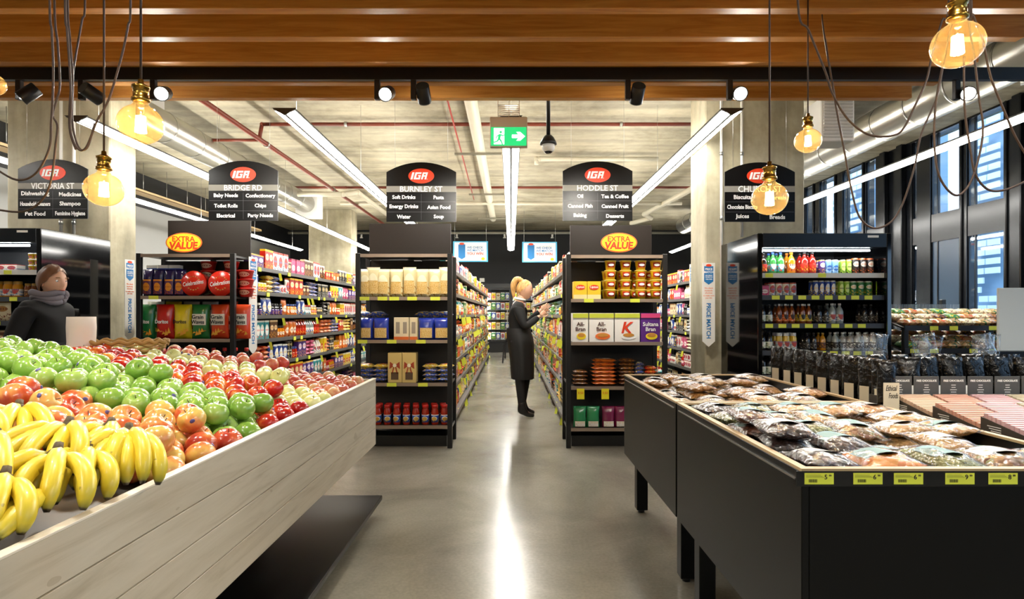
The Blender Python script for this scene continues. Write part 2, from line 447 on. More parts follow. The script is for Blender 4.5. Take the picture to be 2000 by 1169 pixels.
# buildings seen through the windows
def tower(x, y0, y1, zt, label):
    b = thing('building', label, 'building', (0, 0, 0), 0)
    MB().box(x, x + 3, y0, y1, -.1, zt).build('wall', mat('pale_facade', '#8fa6b8', 0.7), b)
    lv = MB(); rr = random.Random(int(y0 * 10))
    z = .8
    while z < zt - .2:
        yy = y0
        while yy < y1:
            ln = rr.uniform(.2, .7); 
            if rr.random() < .8: lv.box(x - .25, x - .2, yy, min(y1, yy + ln), z, z + .17)
            yy += ln + .05
        z += .27
    lv.build('louvre_screen', mat('louvre_white', '#eef2f5', 0.5), b)
tower(14, 16.6, 18.0, 9, 'pale building with white louvre blades seen through the tall right-hand window')
tower(14, 22.9, 25.2, 11, 'pale building with white louvre blades seen through the far window behind the drinks fridge')
tower(22, 30.5, 34, 5.2, 'low pale block far beyond the windows, lowest of the buildings outside')

# concrete columns (blade columns)
def column(n, x0, x1, y0, y1):
    c_ = struct(n, MB().bbox(x0, x1, y0, y1, 0, CE, .012), M_COL); return c_
column('column_right', 2.12, 3.2, 6.42, 6.95)
column('column_left', -5.48, -4.36, 6.40, 6.85)
column('column_far', -5.5, -4.34, 16.0, 16.6)
# conduits on the columns
def pipe(name, pts, r, m, label, cat='pipe', clips=(), group=None, n=10):
    o = thing(name, label, cat, pts[0], 0, group)
    p0 = Vector(pts[0]); b = MB()
    q = [Vector(p) - p0 for p in pts]
    b2 = []
    for i in range(len(q) - 1): b.cyl(q[i], q[i + 1], r, n)
    for i in range(1, len(q) - 1): b.ball(q[i], r * 1.15, n=n, k=6)
    b.build('tube', m, o)
    for c_ in clips:
        k = MB(); cp = Vector(c_) - p0; d = (q[-1] - q[0]).normalized()
        k.cyl(cp - d * .02, cp + d * .02, r * 1.35, 12); k.build('clip', M_SILVER, o)
    return o
for i, (x, y, w) in enumerate(((2.28, 6.40, 'left'), (2.50, 6.40, 'right'))):
    pipe('conduit', [(x, y - .02, CE), (x, y - .02, 1.2 if i == 0 else 2.1)], .014, M_WHITE, 'slim white conduit on the %s of the two running down the right concrete column' % w, 'conduit', [(x, y - .02, 2.3), (x, y - .02, 3.0)])
for i, (x, w) in enumerate(((-4.72, 'right'), (-4.86, 'left'))):
    pipe('conduit', [(x, 6.36, CE), (x, 6.36, 2.1)], .016, M_WHITE, 'white conduit, %s one of the pair on the left concrete column' % w, 'conduit', [(x, 6.36, 2.25)])

# ---------------- timber batten ceiling ----------------
hb = 1.85
byd = [1.97, 2.17, 2.38, 2.59, 2.77]
for k in range(-6, 5):
    d = byd[k] if k >= 0 else byd[0] + .205 * k
    yc = d * hb
    if yc < .9: continue
    b = MB().bbox(-7.3, 3.44, yc - .075, yc, H + hb, H + hb + .27, .003)
    o = b.build('timber_batten', M_BATTEN)
    tag(o, ('warm timber ceiling batten, %s of the five in view' % ['nearest', 'second nearest', 'middle one before the track', 'fourth, behind the track,', 'farthest'][k]) if k >= 0 else 'warm timber batten of the ceiling above the bulbs, nearer than those in view', 'batten', 'timber ceiling battens')
for x in (-6.0, -2.0, 2.0):
    o = MB().box(x - .03, x + .03, 1.0, 5.2, H + hb + .27, H + hb + .33).box(x - .005, x + .005, 1.5, 1.51, H + hb + .33, CE).box(x - .005, x + .005, 4.9, 4.91, H + hb + .33, CE).build('batten_rail', M_BLACK)
    tag(o, 'black carrier rail the timber battens hang from, %s one' % {-6: 'left', -2: 'middle', 2: 'right'}[int(x)], 'rail')

# ---------------- lighting track and spots ----------------
TD = 4.55
def track(x0, x1, y, z, label):
    o = MB().box(x0, x1, y - .02, y + .02, z - .045, z + .05).build('light_track', M_BLACK); tag(o, label, 'track')
    return o
track(-7.2, 5.6, TD, H + 1.845, 'long black lighting track running across under the timber battens')
def spotlight(x, y, z, aim, label, lit=True, power=None, group='spotlights on the black track'):
    o = thing('track_spotlight', label, 'spotlight', (x, y, z), 0, group)
    MB().bbox(-.02, .02, -.02, .02, -.15, 0, .003).build('adapter', M_BLACK, o)
    d = Vector(aim).normalized()
    M = Matrix.Translation(Vector((.075, 0, -.10))) @ d.to_track_quat('Z', 'Y').to_matrix().to_4x4()
    MB().lathe([(.0465, -.07), (.052, -.066), (.054, .06), (.0545, .072), (.049, .072), (.046, .05)], 20, 0, M).build('lamp_head', M_BLACK, o)
    MB().lathe([(.0455, .054), (.0455, .058)], 20, 0, M).build('lens', M_LENS, o)
    MB().cyl((.02, 0, -.10), (.03, 0, -.10), .012, 8).build('pivot', M_BLACK, o)
    l = bpy.data.lights.new('spot_beam', 'SPOT'); l.energy = power or SPOT_W; l.spot_size = math.radians(75); l.spot_blend = .6
    l.shadow_soft_size = .045; l.color = (1.0, .93, .82)
    lo = bpy.data.objects.new('spot_beam', l); C.objects.link(lo); lo.parent = o
    lo.matrix_local = M @ Matrix.Translation((0, 0, .085)) @ Matrix.Rotation(PI, 4, 'X')
    return o
tz = H + 1.80
for (px, aim, lab) in [(38, (-.7, -.35, -.75), 'black track spotlight at the far left end, tilted down to the left, its lens lit'),
                       (160, (.35, .9, -.35), 'black track spotlight second from the left, turned away toward the aisle'),
                       (300, (.30, -1, -.42), 'dazzling track spotlight facing the camera beside the upper left bulb'),
                       (737, (-.05, -1, -.5), 'bright track spotlight facing the camera left of the exit sign'),
                       (808, (.02, .85, -.6), 'black track spotlight just left of the exit sign, turned away, lens unseen'),
                       (1226, (-.02, .85, -.6), 'black track spotlight right of the exit sign, turned away'),
                       (1425, (-.22, -1, -.42), 'dazzling track spotlight facing the camera above the right ceiling light'),
                       (1868, (-.45, -1, -.42), 'dazzling track spotlight at the far right below the big amber bulb')]:
    spotlight(fx(px, TD), TD, tz, aim, lab)
track(-4.6, 4.6, 1.55, H + 1.845, 'black lighting track added unseen above the fruit display, nearer than the frame shows')  # unseen track added to carry extra light for fruit and tables
for x, aim in ((-3.2, (.1, .25, -1)), (-2.0, (0, -.05, -1)), (-1.0, (-.25, .1, -1)), (1.1, (.1, .1, -1)), (2.0, (.1, .6, -1)), (3.2, (.2, .5, -1))):
    spotlight(x, 1.55, tz, aim, power=24, label='added unseen spotlight on the near track, aimed down to light the displays', group='added spotlights on the near track')  # extra lamps added out of view to light the near displays

# ---------------- linear ceiling lights ----------------
def linear(x, y0, y1, label, z=3.06, wires=True):
    L_ = y1 - y0; o = thing('linear_light', label, 'ceiling light', (x, y0, z), 0, 'suspended linear lights')
    a = math.radians(24); W = .10
    zt = W * math.tan(a)
    MB().prism([(-W, zt), (0, 0), (W, zt), (W, zt + .012), (-W, zt + .012)], 0, L_).build('housing', mat('light_housing', '#4c4c4c', .35), o)
    for s in (-1, 1):
        u0, u1 = .018, .09
        p = [(s * u0, u0 * math.tan(a) - .004), (s * u1, u1 * math.tan(a) - .004), (s * u1, u1 * math.tan(a) + .004), (s * u0, u0 * math.tan(a) + .004)]
        if s < 0: p = p[::-1]
        MB().prism(p[::-1], .02, L_ - .02).build('diffuser', M_TUBE, o)
    MB().prism([(-W - .01, zt + .014), (0, -.008), (W + .01, zt + .014)], -.006, 0).build('end_cap', M_BLACK, o)
    MB().box(-.05, .05, .05, L_ - .05, zt + .012, zt + .02).build('added_uplight', M_UPL, o)  # unseen glowing strip added on top to brighten the ceiling
    if not wires: return o
    wr = MB(); k = .3
    while k < L_: wr.cyl((0, k, zt), (0, k, CE - z - .004), .002, 4); k += 2.4
    wr.build('suspension_wire', M_SILVER, o)
    return o
linear(-2.04, 5.3, 16.9, 'suspended linear light over the aisle left of centre, beside the red-brown pipe')
linear(0.0, 5.5, 16.9, 'double-strip linear light running down the centre aisle behind the exit sign')
linear(1.99, 5.3, 16.9, 'suspended linear light running past the right concrete column')
linear(-4.06, 5.5, 16.9, 'suspended linear light behind the two left bulbs, between column and duct')
linear(-6.05, 4.0, 16.9, 'suspended linear light nearest the left wall')
linear(4.78, 4.6, 17.5, 'suspended linear light along the windows on the right', wires=False)

linear(-2.4, -3.6, .3, 'added unseen linear light over the shop front, brightening the battens, left')  # this pair is added behind the camera to brighten the batten faces
linear(2.4, -3.6, .3, 'added unseen linear light over the shop front, brightening the battens, right')

# ---------------- ducts and pipes ----------------
def duct(pts, r, label):
    o = thing('air_duct', label, 'duct', pts[0]); p0 = Vector(pts[0]); q = [Vector(p) - p0 for p in pts]
    b = MB(); b.tube(q, r, 24); b.build('duct_tube', mat('galvanised_duct', '#b5b3aa', 0.3, metal=.9), o)
    rb = MB()
    for i in range(len(q) - 1):
        d = q[i + 1] - q[i]; n_ = max(1, int(d.length / .6))
        for k in range(n_):
            c_ = q[i] + d * (k / n_); u = d.normalized()
            rb.cyl(c_ - u * .012, c_ + u * .012, r * 1.03, 24)
    rb.build('seam_ring', M_SILVER, o); return o
duct([(-4.5, 6.9, 3.68), (-4.5, 9, 3.68), (-4.5, 12.9, 3.68)], .2, 'round galvanised air duct on the left, ending in a white box')
o = MB().bbox(-4.75, -4.25, 12.95, 13.3, 3.4, 3.96, .01).build('plenum_box', M_WHITE); tag(o, 'white box at the end of the left air duct, by the far column', 'duct box')
duct([(4.7, 3.0, 3.66), (4.7, 8, 3.66), (4.7, 16, 3.66)], .22, 'round galvanised air duct running along the right side by the windows')
duct([(6.3, 4.9, 3.80), (5.5, 5.2, 3.72), (4.92, 5.7, 3.68)], .2, 'curved branch of round duct at the upper right')
def grille(x, y, z, label):
    o = thing('air_grille', label, 'grille', (x, y, z)); MB().bbox(-.17, .17, -.04, .25, -.22, .22, .008).build('casing', M_WHITE, o)
    b = MB()
    for k in range(12): b.box(-.145, .145, -.055, -.04, -.19 + k * .033, -.172 + k * .033)
    b.build('louvre_slats', mat('grille_slat', '#c9c7c0', .5), o)
grille(fx(1632, 6.0), 6.0, fz(235, 6.0), 'white slatted air grille beside the right column')
grille(fx(274, 7.6), 7.6, fz(205, 7.6), 'pale slatted air grille half hidden behind the upper left bulb')
pipe('sprinkler_pipe', [(-3.68, 4.5, 3.8), (-3.6, 17.0, 3.8)], .035, M_PIPE_R, 'thick red-brown sprinkler main slanting away over the aisle left of centre', clips=[(-3.67, 6.2, 3.8), (-3.655, 8.8, 3.8), (-3.62, 12, 3.8)])
pipe('sprinkler_pipe', [(-3.66, 8.56, 3.8), (-3.62, 8.56, 4.02), (2.7, 8.56, 4.02)], .028, M_PIPE_R, 'near red-brown branch pipe crossing the ceiling behind the exit sign', clips=[(-2.4, 8.56, 4.02), (-.1, 8.56, 4.02), (1.6, 8.56, 4.02)])
pipe('sprinkler_pipe', [(-4.4, 8.56, 3.79), (-3.68, 8.56, 3.79)], .022, M_PIPE_R, 'short red-brown branch pipe left of the sprinkler main')
pipe('sprinkler_pipe', [(-4.8, 12.85, 4.02), (-3.6, 12.85, 4.02), (3.9, 12.85, 4.02)], .028, M_PIPE_R, 'far red-brown pipe crossing the ceiling behind the hanging aisle signs')
pipe('fire_wire', [(-.78, 5.0, 3.98), (-.88, 14.0, 3.98)], .012, mat('red_pipe', '#a8352a', .5), 'thin red pipe slanting along the ceiling left of the cream pipe')
pipe('sprinkler_pipe', [(3.9, 8.4, 3.95), (5.6, 8.4, 3.95)], .025, M_PIPE_R, 'short dark red pipe under the ceiling at the right by the windows')
pipe('drain_pipe', [(-.50, 5.0, 3.92), (-.5, 16.5, 3.92)], .085, M_PIPE_C, 'thick cream drain pipe running along the ceiling left of the exit sign')
for k, yy in enumerate((6.6, 9.4, 12.6, 15.8)):
    o = MB().box(-.5 - .4, -.5 + .35, yy - .02, yy + .02, 3.8, 3.835).build('pipe_bracket', mat('bracket_grey', '#7d7868', .5)); tag(o, 'grey bracket bar under the cream drain pipe, %s from the front' % ['first', 'second', 'third', 'last'][k], 'bracket', 'brackets under the drain pipe')
pipe('water_pipe', [(.45, 10.4, 3.9), (.45, 10.4, 4.0), (.5, 10.4, 4.0), (2.6, 10.4, 4.0)], .04, M_PIPE_C, 'cream pipe crossing behind the dome camera and the hanging sign')
pipe('water_pipe', [(3.9, 11.5, 3.9), (3.4, 15.0, 3.8), (3.7, 15.6, 3.8), (3.3, 16.2, 3.75)], .06, M_PIPE_C, 'cream pipe with two bends under the ceiling left of the right column')
pipe('water_pipe', [(-4.2, 11.6, 3.62), (-3.3, 11.6, 3.62), (-3.1, 11.9, 3.72), (-3.1, 15, 3.75)], .05, M_PIPE_C, 'cream pipe with an elbow below the end of the left duct')
pipe('water_pipe', [(-4, 13.8, 3.85), (4, 13.8, 3.85)], .04, M_PIPE_C, 'long cream pipe crossing the far ceiling')
pipe('conduit', [(-7, 18.5, 3.8), (6, 18.5, 3.8)], .04, mat('grey_pipe', '#8b887c', .5), 'grey pipe crossing the ceiling before the black back wall', 'pipe')
far_pipe = [o_ for o_ in C.objects if o_.get('label', '').startswith('grey pipe crossing')][0]
for k in range(9):
    x = .8 + k * 1.5
    MB().cyl((x, 0, -.04), (x, 0, -.14), .03, 8).cyl((x, 0, -.14), (x, 0, -.16), .05, 8).build('sprinkler_head', M_WHITE, far_pipe)
# cable tray on left wall
o = thing('cable_tray', 'long cable tray with green cables beside the left wall', 'cable tray', (-6.9, 7, 3.5))
MB().box(-.12, .12, 0, 9, 0, .01).box(-.12, -.115, 0, 9, 0, .05).box(.115, .12, 0, 9, 0, .05).build('tray', M_TAN, o)
gm = mat('green_cable', '#2c7a58', .5); b = MB()
for k in range(4): b.tube([(-.08 + k * .05, j * .6, .03 + .012 * math.sin(j * 1.3 + k)) for j in range(16)], .016, 6)
b.build('cable_bundle', gm, o)
b = MB()
for k in range(12): b.cyl((0, .3 + k * .75, 0), (0, .3 + k * .75, .6), .005, 4)
b.build('hanger_rod', M_SILVER, o)
o = MB().tube(smooth_path([(-5.9, 11.8, 3.45), (-5.5, 11.7, 3.55), (-5.3, 11.9, 3.4), (-5.6, 11.5, 3.38), (-5.2, 11.6, 3.6)]), .06, 10).build('flexible_duct', M_SILVER); tag(o, 'crumpled flexible silver duct below the left ceiling', 'flexible duct')

# ---------------- exit sign, dome camera ----------------
D = 5.4
o = thing('exit_sign', 'green and white running man exit sign with an arrow pointing right', 'exit sign', (fx(993.5, D), D, fz(287, D)))
hw = .172
MB().bbox(-hw, hw, 0, .05, 0, .278, .006).build('housing', mat('sign_housing', '#b9a68e', .5), o)
gp = mat('exit_green', '#20a860', .4, emit=col('#1fae63'), es=.45); wp = mat('exit_white', '#f4fff8', .4, emit=(.9, 1, .95), es=.75)
MB().box(-.163, .163, -.004, 0, .012, .182).build('green_panel', gp, o)
a = MB(); Mx = Matrix.Translation((0, -.0055, .012))
a.box(-.135, -.04, 0, .002, .012, .16, 0, Mx)
a.prism([(.03, .07), (.03, .10), (.09, .10), (.07, .125), (.105, .125), (.15, .085), (.105, .045), (.07, .045), (.09, .07)][::-1], -.001, .001, 0, Mx)
a.build('arrow_and_doorway', wp, o)
a = MB(); Mx = Matrix.Translation((-.085, -.008, .02))
def limb(p, q, r_): 
    d = (Vector((q[0], 0, q[1])) - Vector((p[0], 0, p[1]))).normalized(); nn = Vector((-d.z, 0, d.x)) * r_
    P, Q = Vector((p[0], 0, p[1])), Vector((q[0], 0, q[1]))
    a.prism([((P + nn).x, (P + nn).z), ((Q + nn).x, (Q + nn).z), ((Q - nn).x, (Q - nn).z), ((P - nn).x, (P - nn).z)][::-1], -.001, .001, 0, Mx)
a.lathe([(.0001, -.001), (.012, -.001), (.012, .001), (.0001, .001)], 12, 0, Mx @ Matrix.Translation((.012, 0, .115)) @ Matrix.Rotation(PI / 2, 4, 'X'))
limb((.006, .095), (-.004, .055), .011); limb((.006, .095), (.032, .08), .005); limb((.032, .08), (.045, .09), .004); limb((.0, .09), (-.025, .075), .005); limb((-.025, .075), (-.03, .055), .004)
limb((-.004, .057), (.018, .03), .007); limb((.018, .03), (.028, .0), .006); limb((-.004, .057), (-.02, .03), .007); limb((-.02, .03), (-.05, .022), .005)
a.build('running_figure', gp, o)
b = MB()
for k in range(7): b.box(-.10, .10, .01, .02, .29 + k * .016, .294 + k * .016)
for k in (-.1, .0, .096): b.box(k, k + .004, .01, .03, .278, .5)
b.build('wire_guard', M_SILVER, o)
D = 5.25
o = thing('dome_camera', 'black and white dome security camera on a black drop pole', 'camera', (fx(1071, D), D, fz(282, D)))
MB().cyl((0, 0, .05), (0, 0, CE - fz(282, D)), .018, 12).build('drop_pole', M_BLACK, o)
MB().lathe([(.001, .085), (.03, .08), (.05, .06), (.072, .02), (.076, 0), (.06, -.004), (.001, -.006)][::-1], 20).build('hood', M_BLACK, o)
MB().lathe([(.056, -.002), (.058, -.03), (.052, -.05), (.04, -.066)][::-1], 20).build('housing_ring', M_WHITE, o)
MB().lathe([(.001, -.082), (.02, -.08), (.034, -.07), (.041, -.056)], 16).build('camera_dome', M_BLACKG, o)

# ---------------- pendant bulbs and cords ----------------
def bulb(px, py, r, D, label, cordpts=None, flat=.92, squash=1.0):
    c_ = at(px, py, D); R_ = r * D / F
    o = thing('pendant_bulb', label, 'pendant lamp', c_, 0, 'amber filament bulbs on cords')
    prof = []
    for i in range(15):
        t = PI * i / 14 * .86
        prof.append((max(1e-4, R_ * math.sin(t)), -R_ * flat * math.cos(t)))
    nz = prof[-1][1]; nr = R_ * .30
    prof += [(nr * 1.05, nz + R_ * .14), (nr, nz + R_ * .32)]
    MB().lathe(prof, 28).build('glass_globe', M_AMBER, o)
    zt = nz + R_ * .32
    MB().lathe([(nr * .9, zt - .008), (nr * 1.35, zt - .004), (nr * 1.35, zt + R_ * .08), (nr * 1.1, zt + R_ * .12), (nr * 1.12, zt + R_ * .55), (nr * 1.3, zt + R_ * .57), (nr * 1.3, zt + R_ * .66),
                (nr * .8, zt + R_ * .74), (nr * .45, zt + R_ * .80), (nr * .4, zt + R_ * .98), (.004, zt + R_ * 1.0)], 20).build('socket', M_BRASS, o)
    fb = MB()
    for k in range(9):
        a = 2 * PI * k / 9; q = R_ * .2
        fb.cyl((q * math.cos(a), q * math.sin(a), -R_ * .38), (q * .8 * math.cos(a + .5), q * .8 * math.sin(a + .5), R_ * .38), R_ * .055, 6)
    fb.build('filament', M_FIL, o)
    MB().cyl((0, 0, R_ * .38), (0, 0, zt), R_ * .05, 8).build('glass_stem', M_CGLASS, o)
    top = Vector((0, 0, zt + R_ * .98)); tz_ = (H + hb + .27) - c_.z
    pts = [top] + [Vector(p) - c_ for p in (cordpts or [])] + ([] if cordpts else [Vector((.0, 0, tz_))])
    MB().tube(smooth_path(pts, 5) if len(pts) > 2 else pts, .0042, 6).build('cord', M_CORD, o)
    return o
bulb(275, 243, 41, 2.1, 'glowing amber globe bulb, upper of the two on the left')
bulb(203, 370, 35, 2.46, 'glowing amber globe bulb, lower of the two on the left, before the concrete column')
bulb(1503, 388, 34, 2.6, 'glowing amber globe bulb hanging in front of the CHURCH aisle sign')
bulb(1578, 275, 25, 3.55, 'smallest glowing amber bulb, right of the right ceiling light')
bulb(1870, 88, 46, 1.84, 'largest glowing amber bulb at the upper right')
bulb(-14, 165, 22, 3.4, 'glowing amber bulb at the left edge of the frame')
def cable(pts, D, label, r=.0042):
    q = []
    for i, p in enumerate(pts): q.append(at(p[0], p[1], p[2] if len(p) > 2 else D))
    zt = H + hb + .1
    for e in (0, -1):
        if q[e].z > H + (CY) * D / F - .12:
            x_ = q[e].copy(); x_.z = max(zt, x_.z + .05)
            if e == 0: q.insert(0, x_)
            else: q.append(x_)
    o = MB().tube(smooth_path(q, 6), r, 6).build('hanging_cable', M_CORD); tag(o, label, 'cable', 'draped pendant cables')
cable([(97, 0), (101, 60), (104, 130), (103, 190), (100, 240), (96, 290), (70, 338), (32, 351), (-15, 325)], 2.3, 'brown cable at the far left, drooping in the upper loop over the VICTORIA ST sign')
cable([(106, 0), (113, 90), (117, 165), (109, 200), (103, 225), (112, 245), (109, 280), (100, 350), (82, 390), (45, 413), (-15, 408)], 2.4, 'brown cable at the far left, drooping in the lower loop over the VICTORIA ST sign')
cable([(127, 0), (131, 60), (136, 130), (139, 200), (137, 250), (150, 288), (168, 288), (190, 235), (212, 195), (236, 115), (250, 50), (255, 0)], 2.3, 'brown cable hanging in a narrow V between the left bulbs')
cable([(132, 0), (136, 70), (142, 150), (141, 230), (147, 270), (158, 292), (172, 285), (185, 240)], 2.45, 'brown cable hanging close beside the left V-shaped loop')
cable([(166, 0), (160, 40), (146, 120), (138, 180), (136, 250), (148, 292)], 2.5, 'brown cable slanting from upper right to lower left over the left column')
cable([(1558, 0), (1580, 60), (1612, 140), (1625, 180), (1650, 225), (1680, 254), (1710, 266), (1745, 264), (1765, 250), (1790, 200), (1810, 155), (1822, 100), (1840, 40), (1853, 0)], 2.3, 'black cable in the upper wide loop before the right duct')
cable([(1606, 38, 3.6), (1615, 100), (1627, 170), (1635, 220), (1650, 300), (1663, 370), (1678, 422), (1705, 445), (1738, 435), (1762, 400), (1785, 330), (1800, 260), (1828, 195), (1840, 140), (1853, 70), (1862, 0)], 2.5, 'brown cable in the lowest wide loop above the drinks fridge')
cable([(1843, 120), (1828, 200), (1825, 280), (1835, 345), (1865, 381), (1892, 362), (1911, 310), (1920, 250), (1912, 190), (1903, 110), (1895, 60), (1893, 0)], 2.2, 'brown cable in a deep narrow loop below the largest bulb')
cable([(1897, 0), (1900, 28), (1920, 80), (1935, 150), (1965, 225), (1985, 270), (2015, 320)], 2.1, 'brown cable slanting off the right edge past the duct')
cable([(1883, 110), (1884, 210), (1895, 290), (1905, 340), (1930, 370), (1965, 370), (2015, 348)], 2.2, 'brown cable sweeping to the right edge below the linear light')

# ---------------- hanging aisle signs ----------------
def arch(w, h, rise, n=14):
    p = [(-w / 2, 0), (w / 2, 0), (w / 2, h - rise)]
    R_ = (w * w / 4 + rise * rise) / (2 * rise); a0 = math.asin(min(1, w / 2 / R_))
    for i in range(1, n): a = a0 - 2 * a0 * i / n; p.append((R_ * math.sin(a), h - R_ + R_ * math.cos(a)))
    p.append((-w / 2, h - rise)); return p
def ellipse(b, rx, rz, y0, y1, cx, cz, mi=0, n=32):
    b.prism([(cx + rx * math.cos(2 * PI * i / n), cz + rz * math.sin(2 * PI * i / n)) for i in range(n)], y0, y1, mi)
def letters_iga(parent, cx, y, cz, s):
    """the three slanted block letters, square cut"""
    b = MB(); sh = .28
    def P(pts): b.prism([(cx + (x + sh * z) * s, cz + z * s) for x, z in pts][::-1], y - .002, y)
    def Q(x0, x1, z0, z1): P([(x0, z0), (x0, z1), (x1, z1), (x1, z0)])
    Q(-1.25, -.95, -.5, .5)
    Q(-.8, -.52, -.5, .5); Q(-.52, .08, .27, .5); Q(-.52, .08, -.5, -.27); Q(-.16, .08, -.27, .1); Q(-.3, -.16, -.06, .1)
    Q(.24, .5, -.5, .5); Q(.5, .98, .27, .5); Q(.74, .98, -.5, .27); Q(.5, .74, -.12, .08)
    Q(1.08, 1.16, -.5, -.42)
    b.build('logo_lettering', M_WPRINT, parent)
def aisle_sign(px0, px1, pyt, pyb, street, left, right, label, D=6.76):
    x = fx((px0 + px1) / 2, D); w_ = (px1 - px0) * D / F; z0 = fz(pyb, D); h_ = fz(pyt, D) - z0
    if street == 'VICTORIA ST': D_ = D
    o = thing('aisle_sign', label, 'sign', (x, D, z0), 0, 'hanging black aisle signs')
    MB().prism(arch(w_, h_, h_ * .165)[::1], -.006, .006).build('sign_board', mat('sign_black', '#060606', .3, spec=.25), o)
    b = MB().box(-w_ / 2, w_ / 2, -.009, -.006, h_ * .50, h_ * .60); b.build('street_band', mat('sign_band', '#86837a', .5, spec=.2), o)
    b = MB()
    for k in (.165, .335): b.box(-w_ / 2 + .01, w_ / 2 - .01, -.0075, -.006, h_ * k - .0015, h_ * k + .0015)
    b.box(-.001, .001, -.0075, -.006, .02, h_ * .47); b.build('divider_line', mat('sign_line', '#55555a', .4), o)
    b = MB(); ellipse(b, w_ * .185, h_ * .125, -.010, -.006, 0, h_ * .77); b.build('red_oval', M_RED, o)
    letters_iga(o, 0 - .012, -.0115, h_ * .77, h_ * .118)
    b = MB(); b.text(street, .088, face(0, -.0095, h_ * .55), 0, .012, width=w_ * .62); b.build('street_name', M_WPRINT, o)
    b = MB()
    for k, t in enumerate(left): b.text(t, .058, face(-w_ * .25, -.0075, h_ * (.415 - .165 * k)), 0, .028, width=w_ * .43)
    for k, t in enumerate(right): b.text(t, .058, face(w_ * .25, -.0075, h_ * (.41 - .165 * k)), 0, .028, width=w_ * .43)
    b.build('product_names', M_WPRINT, o)
    for s in (-1, 1): MB().cyl((s * w_ * .38, 0, h_ * .9), (s * w_ * .38, 0, CE - z0), .0015, 4).build('suspension_wire', M_SILVER, o)
aisle_sign(36, 172, 311, 427, 'VICTORIA ST', ['Dishwashing', 'Household Cleaners', 'Pet Food'], ['Medicines', 'Shampoo', 'Feminine Hygiene'], 'black arched hanging sign reading VICTORIA ST, before the left column', 6.1)
aisle_sign(408, 543, 314, 431, 'BRIDGE RD', ['Baby Needs', 'Toilet Rolls', 'Electrical'], ['Confectionery', 'Chips', 'Party Needs'], 'black arched hanging sign reading BRIDGE RD')
aisle_sign(755, 891, 317, 433, 'BURNLEY ST', ['Soft Drinks', 'Energy Drinks', 'Water'], ['Pasta', 'Asian Food', 'Soup'], 'black arched hanging sign reading BURNLEY ST')
aisle_sign(1099, 1235, 315, 431, 'HODDLE ST', ['Oil', 'Canned Fish', 'Baking'], ['Tea & Coffee', 'Canned Fruit', 'Desserts'], 'black arched hanging sign reading HODDLE ST')
aisle_sign(1415, 1552, 317, 433, 'CHURCH ST', ['Biscuits', 'Chocolate Biscuits', 'Juices'], ['Cereals', '', 'Breads'], 'black arched hanging sign reading CHURCH ST, partly behind a bulb', 6.0)
# ---------------- product shapes (front faces -y, base at z = 0) ----------------
CAPS = {k: mat('cap_' + k, v, .4) for k, v in dict(red='#c8261c', black='#161616', white='#e9e7e2', blue='#2a4f9c', orange='#e07a20', green='#3b8a3e', gold='#b08a3a').items()}
_pm = {}
def product(kind, colr, w, d, h, liquid=None, cap='white'):
    """mesh of one product, cached"""
    k = (kind, colr, round(w, 3), round(d, 3), round(h, 3), liquid, cap)
    if k in _pm: return _pm[k]
    b = MB(); m1 = PK.get(colr) or MATS[colr]; mats = [m1]
    if kind == 'box': b.bbox(-w / 2, w / 2, 0, d, 0, h, .0015)
    elif kind == 'packet': b.pillow(w, h, d, seed=len(_pm), nx=6, nz=8, M=Matrix.Translation((0, d / 2, 0)))
    elif kind == 'flat': b.pillow(w, d, h, seed=len(_pm), nx=6, nz=5, crimp=.08, M=Matrix.Translation((0, 0, h / 2)) @ Matrix.Rotation(-PI / 2, 4, 'X'))
    elif kind == 'can':
        r = w / 2; b.lathe([(r * .8, 0), (r * .97, .006), (r, .012), (r, h - .014), (r * .86, h - .003), (r * .84, h), (r * .8, h - .004)], 16, M=Matrix.Translation((0, r, 0)), mis=[1, 0, 0, 0, 1, 1, 1]); mats.append(M_SILVER)
    elif kind == 'bottle':
        r = w / 2; mats = [mat('liquid_' + (liquid or 'clear'), LIQ[liquid or 'clear'], .08, coat=.6), m1, CAPS[cap]]
        b.lathe([(r * .85, 0), (r, h * .03), (r, h * .12), (r * 1.01, h * .13), (r * 1.01, h * .46), (r, h * .47), (r, h * .6), (r * .75, h * .72), (r * .36, h * .84), (r * .33, h * .9), (r * .42, h * .905), (r * .42, h * .985), (r * .36, h)], 16, M=Matrix.Translation((0, r, 0)), mis=[0, 0, 0, 1, 0, 0, 0, 0, 0, 2, 2, 2, 2])
    elif kind == 'jar':
        r = w / 2; mats = [mat('liquid_' + (liquid or 'clear'), LIQ[liquid or 'clear'], .08, coat=.6), m1, CAPS[cap]]
        b.lathe([(r * .9, 0), (r, h * .03), (r, h * .1), (r * 1.01, h * .11), (r * 1.01, h * .52), (r, h * .53), (r, h * .7), (r * .78, h * .82), (r * .8, h * .84), (r * .8, h * .98), (r * .7, h)], 16, M=Matrix.Translation((0, r, 0)), mis=[0, 0, 0, 1, 0, 0, 0, 2, 2, 2, 2])
    elif kind == 'tub':
        r = w / 2; b.lathe([(r * .74, 0), (r * .96, h * .86), (r * 1.0, h * .87), (r * 1.0, h * .98), (r * .95, h)], 18, M=Matrix.Translation((0, r, 0)), mis=[0, 1, 1, 1, 1]); mats.append(CAPS[cap])
    _pm[k] = b.mesh(kind, mats); return _pm[k]
LIQ = dict(clear='#9aa3a0', cola='#1d0e08', green='#3f9a45', orange='#e08a1a', red='#b5261a', sauce='#a8280f', dark='#15161c', yellow='#d8b52a', milk='#e8e2d2', honey='#c98a1e', amber='#7a3a10')
